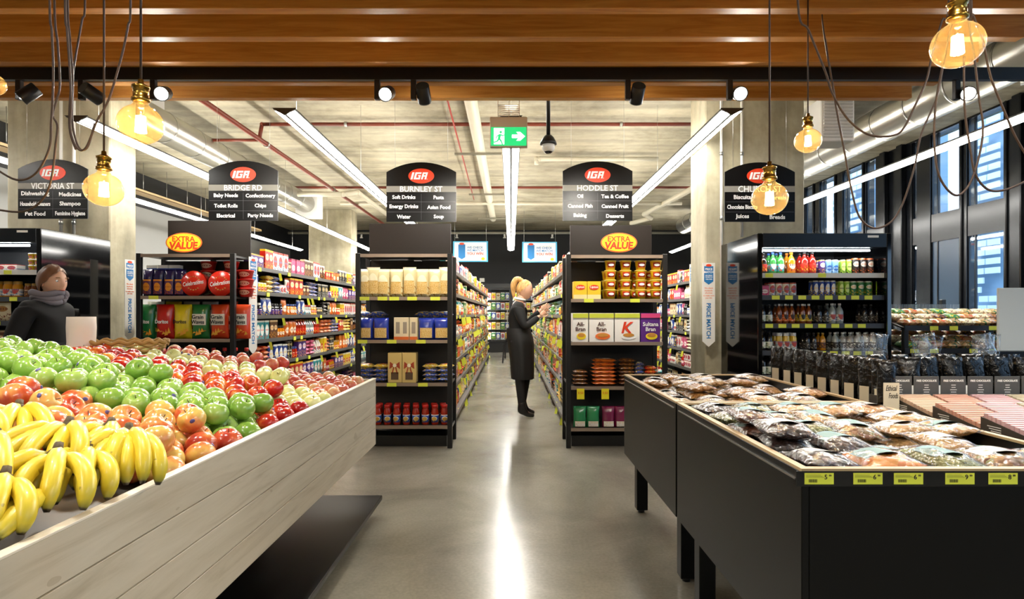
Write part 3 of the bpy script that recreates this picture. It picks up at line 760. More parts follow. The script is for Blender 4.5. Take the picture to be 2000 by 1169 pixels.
KN = {'box': ('grocery_box', 'box'), 'packet': ('food_packet', 'packet'), 'flat': ('flat_packet', 'packet'), 'can': ('food_can', 'can'), 'bottle': ('bottle', 'bottle'), 'jar': ('glass_jar', 'jar'), 'tub': ('lidded_tub', 'tub')}
def put(me, name, cat, label, loc, rz=0, group=None, rot=None, scale=None):
    o = bpy.data.objects.new(name, me); C.objects.link(o); o.location = loc
    o.rotation_euler = rot if rot else (0, 0, rz)
    if scale: o.scale = scale
    return tag(o, label, cat, group or label[:60])
POOL = []   # candidates for the long aisles: (kind, mesh, matrix-ish, distance, label)
ORD = ['bottom', 'second', 'third', 'fourth', 'fifth', 'sixth', 'top', 'highest']
CN = dict(red='red', blue='blue', yellow='yellow', green='green', white='white', purple='purple', orange='orange', cream='cream', black='black', teal='teal', pink='pink', brown='brown')

# ---------------- long shelving runs ----------------
def gondola(x0, x1, y0, y1, label, faces):
    """faces: list of (side +1/-1, where text, palette)"""
    o = thing('shelving_run', label, 'shelving', ((x0 + x1) / 2, y0, 0)); ox = (x0 + x1) / 2; hw = (x1 - x0) / 2; L_ = y1 - y0
    MB().box(-.02, .02, 0, L_, .1, 1.86).build('back_panel', M_INNER, o)
    MB().box(-hw + .04, hw - .04, 0, L_, 0, .11).build('base', M_BLACK, o)
    lv = [.13, .44, .72, .99, 1.25, 1.50, 1.76]
    rr = random.Random(int(x0 * 100) + 5)
    for z in lv[:]:
        dp = hw if z < .2 else hw - .03
        b = MB().box(-dp, dp, 0, L_, z - .022, z - .004)
        for s in (-1, 1): b.box(min(s * dp, s * (dp + .006)), max(s * dp, s * (dp + .006)), 0, L_, z - .035, z + .006, 1)
        b.build('shelf', [M_SHELFG, M_SHELFG], o)
    b = MB(); k = 0
    while k <= L_ + .01: b.box(-.03, .03, k - .015, k + .015, 0, 1.88); k += .98
    b.build('upright_post', M_BLACK, o)
    o2 = o
    for (s, where, pal, tall) in faces:
        cnt = 0
        for li, z in enumerate(lv):
            yy = .04
            while yy < L_ - .06 and cnt < 80:
                if rr.random() < .42:
                    tg = MB(); a = rr.uniform(-.35, .35); hx = s * (hw - .02)
                    # small ticket leaning out of the shelf edge
                    if rr.random() < .5:
                        tg.add([(hx, yy, z - .03), (hx + s * .032, yy, z - .03), (hx + s * .05, yy + .001, z - .115), (hx + s * .018, yy + .001, z - .12)], [(0, 1, 2, 3)], 0)
                    else: tg.box(min(hx, hx + s * .008), max(hx, hx + s * .008), yy, yy + .07, z - .045, z - .002)
                    tg.build('price_ticket', M_YTAG, o); cnt += 1
                yy += rr.uniform(.10, .3) * (1 + yy * .12)
        for li, z in enumerate(lv):
            yy = .02; hmax = (lv[li + 1] - z - .05) if li < 6 else .24
            while yy < L_ - .1:
                kinds = ['box', 'packet', 'box', 'can', 'jar', 'packet', 'bottle', 'flat']
                kd = rr.choice(kinds); c_ = rr.choice(pal)
                if li == 6: kd = 'box' if rr.random() < .8 else 'packet'
                dist = y0 + yy
                w = {'box': rr.choice([.11, .14]), 'packet': rr.choice([.12, .15]), 'can': .076, 'jar': .075, 'bottle': .075, 'flat': .17}[kd]
                h = {'box': .2, 'packet': .2, 'can': .11, 'jar': .14, 'bottle': .21, 'flat': .05}[kd]
                h = min(h, hmax); 
                if kd == 'box': h = min(hmax, rr.choice([.14, .19, .22]))
                run = rr.randint(2, 4) if kd in ('can', 'jar', 'bottle') else rr.randint(1, 3)
                d = {'box': .06, 'packet': .05, 'can': .076, 'jar': .075, 'bottle': .075, 'flat': .12}[kd]
                me = product(kd, c_, w, d, h, {'red': 'sauce', 'yellow': 'honey', 'brown': 'cola', 'black': 'dark', 'green': 'green', 'cream': 'milk', 'white': 'milk', 'blue': 'clear', 'teal': 'clear', 'orange': 'orange', 'pink': 'red', 'purple': 'dark'}[c_], rr.choice(list(CAPS)))
                for _ in range(run):
                    if yy + w > L_: break
                    n_st = max(1, int((hmax) / h)) if kd in ('can', 'flat') else (2 if kd == 'box' and hmax > 2 * h else 1)
                    n_st = min(n_st, 4 if kd == 'flat' else 2)
                    if li == 6: n_st = 1
                    for st in range(n_st):
                        x = ox + s * (hw - .045 + rr.uniform(-.015, .0))
                        POOL.append((kd, me, (x, y0 + yy + w / 2, z - .004 + st * h), s * PI / 2, dist, '%s %s, %s shelf of the %s' % (CN[c_], KN[kd][0].replace('_', ' '), ORD[li], where)))
                    yy += w + .006
                yy += .004
    return o
PAL_R = ['cream', 'white', 'yellow', 'green', 'orange', 'white', 'yellow', 'red', 'brown', 'black', 'teal', 'cream']
PAL_L = ['red', 'yellow', 'blue', 'orange', 'white', 'green', 'yellow', 'red', 'cream', 'brown', 'teal']
PAL_C = ['purple', 'red', 'blue', 'white', 'purple', 'yellow', 'pink', 'orange', 'black', 'brown', 'teal', 'yellow']
PAL_B = ['white', 'pink', 'red', 'cream', 'blue', 'red', 'black']
gondola(-1.42, -.62, 6.03, 17.2, 'long shelving run on the left of the centre aisle', [(1, "centre aisle's left side", PAL_L, 1)])
gondola(.575, 1.40, 6.03, 17.2, 'long shelving run on the right of the centre aisle, before the woman', [(-1, "centre aisle's right side", PAL_R, 1)])
gondola(-3.44, -2.64, 6.03, 11.5, 'shelving run behind the left end display with hanging packets', [(1, 'run behind the crisps display', PAL_C, 1)])
gondola(2.66, 3.5, 7.1, 12.5, 'shelving run seen behind the right concrete column', [(-1, 'run behind the right column', PAL_B, 1)])

# ---------------- end displays ----------------
def endcap(px0, px1, header, label, ev_side, levels, xs=None):
    D0, D1 = 5.55, 5.99
    x0, x1 = fx(px0, D0), fx(px1, D0)
    o = thing('end_display', label, 'shelving', ((x0 + x1) / 2, D0, 0)); hw = (x1 - x0) / 2
    zt = levels[0]
    for s in (-1, 1):
        for yy in (0.0, D1 - D0 - .04):
            MB().bbox(s * hw - (.045 if s > 0 else 0), s * hw + (.045 if s < 0 else 0), yy, yy + .04, 0, zt + .01, .003).build('post', M_BLACK, o)
        MB().box(*(sorted((s * (hw - .012), s * (hw - .022)))), .04, D1 - D0 - .04, .17, .19).box(*(sorted((s * (hw - .012), s * (hw - .022)))), .04, D1 - D0 - .04, .6, .62).build('side_rail', M_SHELFG, o)
    MB().box(-hw + .045, hw - .045, D1 - D0 - .03, D1 - D0 - .01, .12, zt - .03).build('back_panel', M_INNER, o)
    for i, z in enumerate(levels):
        b = MB().box(-hw + .045, hw - .045, .012, D1 - D0 - .03, z - .02, z).box(-hw + .045, hw - .045, .0, .012, z - .028, z + .003, 1)
        b.build('shelf', [M_BLACK if i == 0 else M_BROWN, M_SHELF], o)
    MB().box(-hw + .06, hw - .06, .1, D1 - D0 - .02, 0, .1).build('plinth', M_BLACK, o)
    hx0, hx1 = fx(header[0], D1) - (x0 + x1) / 2, fx(header[1], D1) - (x0 + x1) / 2
    hb_ = MB().bbox(hx0, hx1, D1 - D0 - .02, D1 - D0 + .0, zt + .0, fz(header[2], D1), .002).build('header_panel', M_BROWN, o)
    if ev_side is not None:
        cx = fx(ev_side, D1) - (x0 + x1) / 2; cz = fz(474, D1) - .0; yy = D1 - D0 - .022
        b = MB(); ellipse(b, .185, .1, yy - .006, yy, cx, cz, 0); b.build('badge_rim', M_OPRINT, o)
        b = MB(); ellipse(b, .172, .088, yy - .009, yy - .004, cx, cz, 0); b.build('badge_face', M_YPRINT, o)
        b = MB(); b.text('EXTRA', .075, face(cx, yy - .0105, cz + .036), 0, .02, .0)
        b.build('lettering', M_RED, o)
        b = MB(); b.text('VALUE', .095, face(cx, yy - .0105, cz - .03), 0, .045, .12, width=.29); b.build('lettering', M_RED, o)
    for k, (tx, lv) in enumerate(TAGS.get(label[:12], [])):
        x = fx(tx, D0) - (x0 + x1) / 2; z = levels[lv]
        MB().box(x - .045, x + .045, -.004, 0, z - .03, z + .004).build('price_ticket', M_YTAG, o)
    return o
TAGS = {'tall end dis': [(747, 1), (770, 1), (805, 1), (850, 1), (712, 1), (708, 2), (765, 2), (822, 2), (765, 3), (826, 3)],
        'right-hand e': [(1150, 1), (1240, 1)], 'left-hand en': [(300, 1)]}
LV = [1.83, fz(580, 5.55), fz(664, 5.55), fz(748, 5.55), fz(831, 5.55)]
LV3 = [1.82, fz(584, 5.55), fz(668, 5.55), fz(755, 5.55), fz(836, 5.55)]
endcap(265, 458, (330, 491, 431), 'left-hand end display of crisps and chocolate tubs, header with an EXTRA VALUE badge', 362, [1.83, fz(578, 5.55), fz(662, 5.55), fz(745, 5.55), fz(828, 5.55)])
endcap(694, 883, (722, 881, 437), 'tall end display of pasta, left of the centre aisle, plain brown header', None, LV)
endcap(1106, 1304, (1113, 1272, 440), 'right-hand end display of cereal and noodle tubs, header with an EXTRA VALUE badge', 1208, LV3)

# detailed products on the end displays
def ipx(px, D=5.62): return fx(px, D)
def facing(me, name, cat, pxs, z, label, y=5.62, group=None, scale=None):
    return [put(me, name, cat, label, (fx(p, y), y, z), 0, group, scale=scale) for p in pxs]
DE = 5.59
# pasta display
M_PASTA = pack('pasta_pack', '#e3d5a2', '#f4ecc9', '#b98a35', 1, .3)
me = product('packet', 'pasta_pack', .15, .08, .29); MATS['pasta_pack'] = M_PASTA
def lab_packet(w, h, d, base, band, bandz, txt=None, tc=None, seed=0, name='food_packet', label='', cat='packet', loc=(0, 0, 0), rz=0, group=None, win=None, rot=None, txt2=None, txtsize=.05):
    """a printed bag: body plus printed panel and lettering"""
    o = thing(name, label, cat, loc, rz, group)
    MB().pillow(w, h, d, seed=seed, nx=8, nz=12, M=Matrix.Translation((0, d / 2, 0))).build('bag', base, o)
    z0, z1 = bandz; bw = w * .38
    if band:
        b = MB(); n_ = 6
        vs = []
        for i in range(n_ + 1):
            u = i / n_ * 2 - 1
            yy = d / 2 - d / 2 * (max(0, 1 - abs(u * .76) ** 3.2) ** .6) * 1.16 - .003
            vs += [(u * bw, yy, h * z0), (u * bw, yy, h * z1)]
        b.add(vs, [(2 * i, 2 * i + 2, 2 * i + 3, 2 * i + 1) for i in range(n_)], 0, [((i // 2) / n_, i % 2) for i in range(2 * n_ + 2)])
        b.build('printed_panel', band, o)
    if txt:
        b = MB(); b.text(txt, txtsize, face(0, -.012 - d * .09, h * (z0 + z1) / 2 + (txtsize * .5 if txt2 else 0)), 0, .02, width=w * .72)
        if txt2: b.text(txt2, txtsize, face(0, -.012 - d * .09, h * (z0 + z1) / 2 - txtsize * .45), 0, .02, width=w * .72)
        b.build('lettering', tc or M_WPRINT, o)
    return o
M_PWIN = mat('pasta_window', '#d9a93c', .4); nn = NT(M_PWIN); q = nn.noise(nn.coords('UV', (9, 12, 1)), 2.5, 2, .5, 1.5)
nn.l(nn.ramp(q, [(.35, '#a0691c'), (.5, '#e0b347'), (.62, '#f1e3b5')]), nn.b.inputs['Base Color'])
M_GOLD = mat('gold_print', '#c79a3e', .35)
xs = [712, 728, 747, 773, 799, 824, 849, 870]
for i, p in enumerate(xs):
    lab_packet(.128, .27 + .02 * (i % 3 == 1), .06, M_PASTA, M_PWIN, (.12, .55), seed=i, name='pasta_packet', label='cream and gold pasta packet on the top stocked shelf of the pasta display', loc=(fx(p, DE + .01), DE + .01, LV[1]), group='cream pasta packets')
for p in (720, 760, 785, 835, 860): put(product('packet', 'cream', .13, .06, .27), 'pasta_packet', 'packet', 'cream pasta packet in the back row of the pasta display', (fx(p, 5.72), 5.72, LV[1]), 0, 'cream pasta packets in the back row')
M_BLUEB = mat('blue_bag', '#25389c', .22, coat=.5)
for i, p in enumerate((712, 743, 832, 862)):
    lab_packet(.15, .21, .07, M_BLUEB, M_PWIN, (.10, .55), 'PASTA' if False else None, seed=i + 20, name='pasta_bag', label='blue pasta bag with a yellow window, %s on the middle shelf' % ['leftmost', 'beside the cream boxes', 'right of the cream boxes', 'rightmost'][i], loc=(fx(p, DE), DE, LV[2]), group='blue pasta bags')
for i, p in enumerate((706, 735, 826, 846, 866)):
    put(product('flat', 'blue', .17, .16, .055), 'pasta_bag', 'packet', 'blue pasta bag lying on top of the standing bags', (fx(p, 5.7), 5.7, LV[2] + .215), 0, 'blue pasta bags lying on top')
M_CBOX = mat('cream_box', '#e4d3ae', .45)
for i, p in enumerate((775, 789, 806)):
    o = thing('pasta_box', 'cream pasta box with a long window, %s of three on the middle shelf' % ['left', 'centre', 'right'][i], 'box', (fx(p, DE), DE, LV[2]), 0, 'cream pasta boxes'); w_ = .075
    MB().bbox(-w_ / 2, w_ / 2, .05, .12, 0, .215, .002).build('carton', M_CBOX, o)
    MB().box(-.018, .018, .047, .05, .06, .17).build('window_print', mat('grey_window', '#9b8c78', .4), o)
    MB().box(-w_ / 2, w_ / 2, .0465, .05, .0, .03).build('colour_band', M_OPRINT, o)
for c0, nm in ((700, 'left'), (826, 'right')):
    for r_ in range(4):
        for q_ in range(2):
            put(product('flat', 'blue' if r_ < 3 else 'yellow', .15, .13, .045), 'pasta_bag', 'packet', 'blue and yellow pasta bag in the low stack at the %s of the third shelf' % nm, (fx(c0 + 14 + q_ * 29, DE + .06), DE + .06, LV[3] + r_ * .043), .1 * math.sin(r_ * 3 + q_), 'pasta bags stacked at the %s' % nm)
M_GBOX = mat('gold_box', '#d9bd74', .4)
for i, p in enumerate((771, 799)):
    o = thing('gift_box', 'gold pasta gift box with a printed red bow, %s of two on the third shelf' % ['left', 'right'][i], 'box', (fx(p, DE), DE, LV[3]), 0, 'gold gift boxes')
    MB().bbox(-.066, .066, .0, .12, 0, .285, .003).build('carton', M_GBOX, o)
    b = MB()
    for s in (-1, 1):
        b.prism([(0, .165), (s * .045, .2), (s * .05, .13)][::s], -.003, 0); b.prism([(0, .165), (s * .012, .155), (s * .03, .09), (s * .018, .085)][::-s], -.003, 0)
    b.build('printed_bow', mat('bow_print', '#a8401e', .4), o)
    b = MB(); b.box(-.035, .035, -.003, 0, .03, .1); b.build('printed_panel', mat('brown_print', '#5b432c', .5), o)
    b = MB(); b.lathe([(.001, 0), (.018, 0), (.018, .004)], 14, 0, Matrix.Translation((0, -.004, .165)) @ Matrix.Rotation(PI / 2, 4, 'X')); b.build('seal', mat('seal_print', '#f0e4c2', .4), o)
# sauce jars
def make_jar(label, loc, lid='red', liquid='sauce', band=None, h=.19, r=.036, group=None):
    o = thing('sauce_jar', label, 'jar', loc, 0, group)
    MB().lathe([(r * .9, 0), (r, .008), (r, h * .62), (r * .75, h * .8), (r * .72, h * .84)], 18).build('glass', mat('liquid_' + liquid, LIQ[liquid], .08, coat=.6), o)
    MB().lathe([(r * .82, h * .83), (r * .84, h * .97), (r * .7, h)], 18).build('lid', CAPS[lid], o)
    MB().lathe([(r * 1.015, h * .12), (r * 1.015, h * .5)], 18).build('paper_label', band or PK['blue'], o)
    b = MB(); ellipse(b, r * .62, r * .5, -r * 1.08, -r * 1.0, 0, h * .3); b.build('printed_oval', M_GOLD, o)
    return o
j0 = make_jar('red sauce jar with a blue label on the bottom shelf of the pasta display', (fx(738, DE + .04), DE + .04, LV[4]), group='red sauce jars, front row')
for i in range(1, 8): dup(j0, (fx(738 + i * 18.6, DE + .04), DE + .04, LV[4]), (0, 0, .2 * math.sin(i * 2)))
for i in range(8): dup(j0, (fx(742 + i * 17.6, DE + .14), DE + .14, LV[4]), 0, label='red sauce jar in the second row of the pasta display bottom shelf', group='red sauce jars, second row')
# noodle tubs and tea boxes
def noodle(loc, label, g, alt=0):
    o = thing('noodle_tub', label, 'tub', loc, 0, g); r = .056; h = .1
    MB().lathe([(r * .74, 0), (r * .95, h * .84), (r * .95, h * .86)], 20).build('cup', mat('noodle_yellow', '#efc21e', .35), o)
    MB().lathe([(r * .97, h * .86), (r * 1.02, h * .88), (r * 1.02, h * .94), (r * .95, h * .96)], 20).build('lid', mat('noodle_lid', '#f2d768', .3), o)
    b = MB(); n_ = 8; vs = []
    for i in range(n_ + 1):
        a = (i / n_ * 2 - 1) * .75
        for q_, zz in ((.83, .28), (.945, .76)): vs.append((r * q_ * math.sin(a) * 1.0, -r * q_ * math.cos(a) - .002, h * zz))
    b.add(vs, [(2 * i, 2 * i + 2, 2 * i + 3, 2 * i + 1) for i in range(n_)], 0); b.build('printed_panel', mat('noodle_red', '#c93a1c' if not alt else '#2f7f8a', .4), o)
    b = MB(); ellipse(b, .026, .012, -r * .99, -r * .9, 0, h * .52); b.build('printed_oval', M_WPRINT, o)
    return o
n0 = None
for r_ in range(4):
    for c_ in range(4):
        loc = (fx(1192 + c_ * 29.5, DE + .06), DE + .06, LV3[1] + r_ * .092)
        lb = 'yellow noodle tub, %s column, %s in the stack on the right-hand end display' % (['left', 'second', 'third', 'right'][c_], ['bottom', 'second', 'third', 'top'][r_])
        if n0 is None: n0 = noodle(loc, lb, 'yellow noodle tubs')
        else: dup(n0, loc, 0, label=lb)
for r_ in range(3):
    for c_ in range(4): dup(n0, (fx(1186 + c_ * 27, DE + .2), DE + .2, LV3[1] + r_ * .092), 0, label='yellow noodle tub in the rear stacks of the right-hand end display', group='yellow noodle tubs in the rear')
for i, p in enumerate((1134, 1161)):
    o = thing('tea_box', 'yellow tea box, %s of two beside the noodle tubs' % ['left', 'right'][i], 'box', (fx(p, DE), DE, LV3[1]), 0, 'yellow tea boxes')
    MB().bbox(-.064, .064, .02, .14, 0, .172, .002).build('carton', mat('tea_yellow', '#f0c62a', .4), o)
    b = MB(); ellipse(b, .045, .024, .016, .02, 0, .115); b.build('red_badge', M_RED, o)
    b = MB(); b.text('Lipton', .03, face(0, .0155, .115), 0, .02); b.build('lettering', M_WPRINT, o)
    MB().box(-.064, .064, .017, .02, .0, .045).build('printed_band', mat('tea_cream', '#f3e3a2', .4), o)
def cereal(px0, px1, main, l1, l2, tc, label, bowl, extra=None, z=LV3[2], hh=.275):
    x0_, x1_ = fx(px0, DE), fx(px1, DE); w_ = x1_ - x0_; x = (x0_ + x1_) / 2
    o = thing('cereal_box', label, 'box', (x, DE, z), 0, 'cereal boxes on the right-hand end display')
    MB().bbox(-w_ / 2, w_ / 2, 0.01, .2, 0, hh, .002).build('carton', main, o)
    MB().box(-w_ / 2, w_ / 2, .0, .01, hh - .045, hh - .004).build('printed_band', mat('lime_band', '#c8cf3d', .4) if main is not PURP else mat('pink_band', '#d8447c', .4), o)
    b = MB(); b.text(l1, .052 if l2 else .15, face(0, .004, hh * (.62 if l2 else .5)), 0, .02, 0 if l2 else .25, width=w_ * .82)
    if l2: b.text(l2, .052, face(0, .004, hh * .62 - .048), 0, .02, width=w_ * .82)
    b.build('lettering', tc, o)
    b = MB(); ellipse(b, w_ * .3, .032, .004, .01, w_ * .05, .055); b.build('printed_bowl', bowl, o)
    b = MB(); ellipse(b, w_ * .22, .018, .001, .01, w_ * .05, .066); b.build('printed_flakes', mat('flakes', '#c78a35', .6), o)
    return o
CW = mat('cereal_white', '#f2efe8', .35); PURP = mat('cereal_purple', '#5b2483', .35); DKB = mat('dark_brown_print', '#4a2a20', .5)
cereal(1119, 1149, CW, 'All-', 'Bran', DKB, 'white cereal box reading All-Bran, leftmost, half behind the post', M_YPRINT)
cereal(1151, 1199, CW, 'All-', 'Bran', DKB, 'white cereal box reading All-Bran with an orange bowl', M_OPRINT)
cereal(1201, 1250, CW, 'K', None, M_RED, 'white cereal box with a big red K', M_WPRINT)
cereal(1252, 1290, PURP, 'Sultana', 'Bran', M_WPRINT, 'purple cereal box reading Sultana Bran', M_YPRINT)
for (c0, w_, cc, nm, rows) in ((1134, .14, 'brown', 'dark brown', 4), (1181, .24, 'orange', 'orange', 7), (1226, .16, 'brown', 'brown striped', 7), (1250, .09, 'blue', 'blue and brown', 6), (1272, .12, 'red', 'dark red', 5), (1290, .08, 'teal', 'pale green', 4)):
    for r_ in range(rows):
        put(product('flat', cc, w_, .14, .038), 'biscuit_packet', 'packet', '%s biscuit packet in its stack on the right-hand end display' % nm, (fx(c0, DE + .06), DE + .06, LV3[3] + r_ * .0365), .05 * math.sin(r_ * 5 + c0), '%s biscuit packets' % nm)
M_MAROON = mat('maroon_bag', '#7d1f4a', .25, coat=.4); M_GREENB = mat('green_bag', '#2e8a55', .25, coat=.4)
for i, (p, m_, nm) in enumerate(((1133, M_GREENB, 'leftmost green'), (1159, M_GREENB, 'second green'), (1189, M_MAROON, 'left maroon'), (1214, M_MAROON, 'second maroon'), (1240, M_MAROON, 'third maroon'), (1264, M_GREENB, 'far right green'))):
    lab_packet(.125, .2, .06, m_, mat('cream_print', '#e8dcc4', .5), (.05, .3), 'Deluxe', M_WPRINT, seed=i + 40, name='pasta_pouch', label=nm + ' pouch on the bottom shelf of the right-hand end display', loc=(fx(p, DE), DE, LV3[4]), group='green and maroon pouches')
for px in (1134, 1182):
    o = MB().box(-.035, .035, -.003, 0, -.1, 0).build('sale_card', M_YSALE); o.location = (fx(px, 5.54), 5.54, LV3[3] - .015); tag(o, 'yellow sale card hanging under the biscuits, %s' % ('left one' if px < 1150 else 'right one'), 'price card', 'yellow sale cards')
    k = MB(); k.text('3.50', .03, face(0, -.0035, -.04)); k.build('lettering', M_RED, o)
# crisps display
E1 = 5.62
LV1 = [1.83, fz(578, 5.55), fz(662, 5.55), fz(745, 5.55), fz(828, 5.55)]
M_DB = mat('navy_pouch', '#241a4a', .25, coat=.4)
for i, p in enumerate((286, 307, 329, 349)):
    lab_packet(.105, .26, .07, M_DB, PK['orange'] if False else pack('choc_print', '#5a2a55', '#e0912a', '#b04a20', 1), (.08, .62), None, seed=60 + i, name='chocolate_pouch', label='navy chocolate pouch with an orange flash, %s of four on the left-hand end display' % ['leftmost', 'second', 'third', 'rightmost'][i], loc=(fx(p, E1), E1, LV1[1]), group='navy chocolate pouches')
for i, p in enumerate((296, 318, 340)): put(product('box', 'blue', .1, .07, .31), 'chocolate_box', 'box', 'tall blue box behind the navy pouches', (fx(p, 5.76), 5.76, LV1[1]), 0, 'tall blue boxes behind the pouches')
def roundtub(loc, label, fr=True):
    o = thing('chocolate_tub', label, 'tub', loc, 0, 'round red chocolate tubs'); R_ = .122
    M_ = Matrix.Translation((0, 0, R_)) @ Matrix.Rotation(PI / 2, 4, 'X')
    MB().lathe([(R_ * .88, -.1), (R_ * .95, 0), (R_ * .95, .005)], 36, 0, M_).build('tub_body', mat('tub_red', '#b81d12', .3), o)
    MB().lathe([(R_ * .98, -.005), (R_, .0), (R_, .018), (R_ * .97, .025), (.001, .026)], 36, 0, M_).build('lid', mat('tub_lid_red', '#dc2a14', .25, coat=.4), o)
    b = MB(); b.text('Celebrations', .055, face(0, -.0275, R_ * 1.05, roll=.16), 0, .02, .2, width=.2); b.build('lettering', M_WPRINT, o)
    b = MB()
    for k in range(7): a = PI * (.2 + .6 * k / 6); b.ball((R_ * .55 * math.cos(a), -.026, R_ + R_ * .55 * math.sin(a)), .006, .001, .006, 6, 4)
    for k in range(5): a = -PI * (.25 + .5 * k / 4); b.ball((R_ * .5 * math.cos(a), -.026, R_ + R_ * .5 * math.sin(a)), .009, .001, .006, 6, 4)
    b.build('printed_sweets', M_GOLD, o); return o
roundtub((fx(378, E1), E1 + .02, LV1[1]), 'round red chocolate tub facing front, left one')
roundtub((fx(431, E1), E1 + .02, LV1[1]), 'round red chocolate tub facing front, right one by the post')
MATS['tub_print'] = pack('tub_print', '#c4231b', '#f0e0c8', '#8c140c', 1)
for i, (p, y) in enumerate(((400, 5.78), (445, 5.78), (474, 5.74))):
    for r_ in range(4 if i < 2 else 3):
        put(product('tub', 'tub_print', .15, .15, .088, cap='red'), 'chocolate_tub', 'tub', 'red chocolate tub in the %s stack behind the round tubs' % ['left', 'middle', 'right'][i], (fx(p, y), y, LV1[1] + r_ * .088), 0, 'stacked red chocolate tubs, %s' % ['left', 'middle', 'right'][i])
M_GWP = mat('grain_panel', '#efe9da', .4)
for i, (p, cc, t1, t2, tc, pn, nm) in enumerate(((281, '#1f7a3e', 'Doritos', None, M_WPRINT, None, 'green crisp bag reading Doritos, leftmost'), (318, '#c9251b', 'Doritos', None, M_WPRINT, None, 'red crisp bag reading Doritos'),
        (353, '#e9cf1f', 'Doritos', None, M_INK, None, 'yellow crisp bag reading Doritos'), (388, '#2f7d3d', 'Grain', 'Waves', M_INK, M_GWP, 'green crisp bag reading Grain Waves'),
        (425, '#d94a22', 'Grain', 'Waves', M_INK, M_GWP, 'orange crisp bag reading Grain Waves'), (468, '#d94a22', 'Grain', 'Waves', M_INK, M_GWP, 'orange crisp bag reading Grain Waves, seen past the post'))):
    m_ = mat('crisp_bag_%d' % i, cc, .25, coat=.5)
    o = lab_packet(.172, .33, .09, m_, pn, (.4, .72), t1, tc, seed=80 + i, name='crisp_bag', label=nm, loc=(fx(p, E1), E1, LV1[2]), txt2=t2, txtsize=.05, group='big crisp bags')
    if not pn: o.children[-1].location.z = -.02
    b = MB()
    for k in range(5): a = k * 1.3 + i; b.add([(-.05 + .025 * k, -.018, .05 + .02 * math.sin(a)), (-.015 + .025 * k, -.018, .06 + .02 * math.sin(a)), (-.035 + .025 * k, -.018, .09 + .02 * math.cos(a))], [(0, 1, 2)], 0)
    b.build('printed_chips', mat('chip_print', '#e8a52c', .5), o)
for i, p in enumerate((300, 335, 370, 407, 445)): put(product('packet', ['green', 'red', 'yellow', 'teal', 'orange'][i], .16, .08, .36), 'crisp_bag', 'packet', '%s crisp bag in the back row of the left-hand end display' % ['green', 'red', 'yellow', 'teal', 'orange'][i], (fx(p, 5.78), 5.78, LV1[2]), 0)
for i in range(10):
    put(product('bottle', 'red', .088, .088, .31, 'cola', 'red'), 'cola_bottle', 'bottle', 'cola bottle with a red cap below the crisps', (fx(284 + i * 21.5, 5.68), 5.68, LV1[3]), 0, 'cola bottles with red caps')
# ---------------- price-match blades ----------------
def blade(px0, px1, py0, py1, D, label, faceside=0, rz=0):
    x = fx((px0 + px1) / 2, D); w_ = .135; z1 = fz(py0, D); z0 = fz(py1, D); h_ = z1 - z0
    o = thing('price_match_sign', label, 'sign', (x, D, z0), rz, 'PRICE MATCH arrow signs')
    MB().prism([(0, 0), (w_ / 2, .06), (w_ / 2, h_), (-w_ / 2, h_), (-w_ / 2, .06)], -.003, .003).build('sign_board', M_WHITE, o)
    MB().prism([(0, h_ * .74), (w_ * .36, h_ * .78), (w_ * .36, h_ * .96), (-w_ * .36, h_ * .96), (-w_ * .36, h_ * .78)], -.006, -.003).build('blue_shield', M_BPRINT, o)
    b = MB(); ellipse(b, w_ * .22, .014, -.008, -.003, 0, h_ * .97); b.build('red_oval', M_RED, o)
    b = MB(); b.text('PRICE', .03, face(0, -.0065, h_ * .925), 0, .03); b.text('MATCH', .03, face(0, -.0065, h_ * .89), 0, .03)
    b.text('WE CHECK', .015, face(0, -.0065, h_ * .85), 0, .03); b.text('WE MATCH', .015, face(0, -.0065, h_ * .83), 0, .03); b.text('YOU WIN', .016, face(0, -.0065, h_ * .805), 0, .03); b.build('lettering', M_WPRINT, o)
    b = MB()
    for k, t in enumerate(('We check', 'hundreds', 'of prices', 'to make sure', 'you win')): b.text(t, .022, face(0, -.0035, h_ * (.70 - .03 * k)), 0, .01)
    b.build('small_lettering', M_OPRINT, o)
    b = MB(); b.text('PRICE MATCH', .062, face(0, -.0035, h_ * .31, roll=-PI / 2), 0, .03, width=h_ * .42); b.build('large_lettering', M_BPRINT, o)
blade(1372, 1396, 513, 677, 6.30, 'white PRICE MATCH arrow sign before the right concrete column')
blade(489, 499, 502, 692, 5.9, 'white PRICE MATCH arrow sign at the right corner of the left-hand end display', rz=1.42)
blade(246, 260, 507, 665, 6.30, 'white PRICE MATCH arrow sign beside the left concrete column', rz=1.45)
blade(1350, 1358, 515, 670, 7.05, 'white PRICE MATCH arrow sign seen edge-on behind the right column', rz=-1.2)
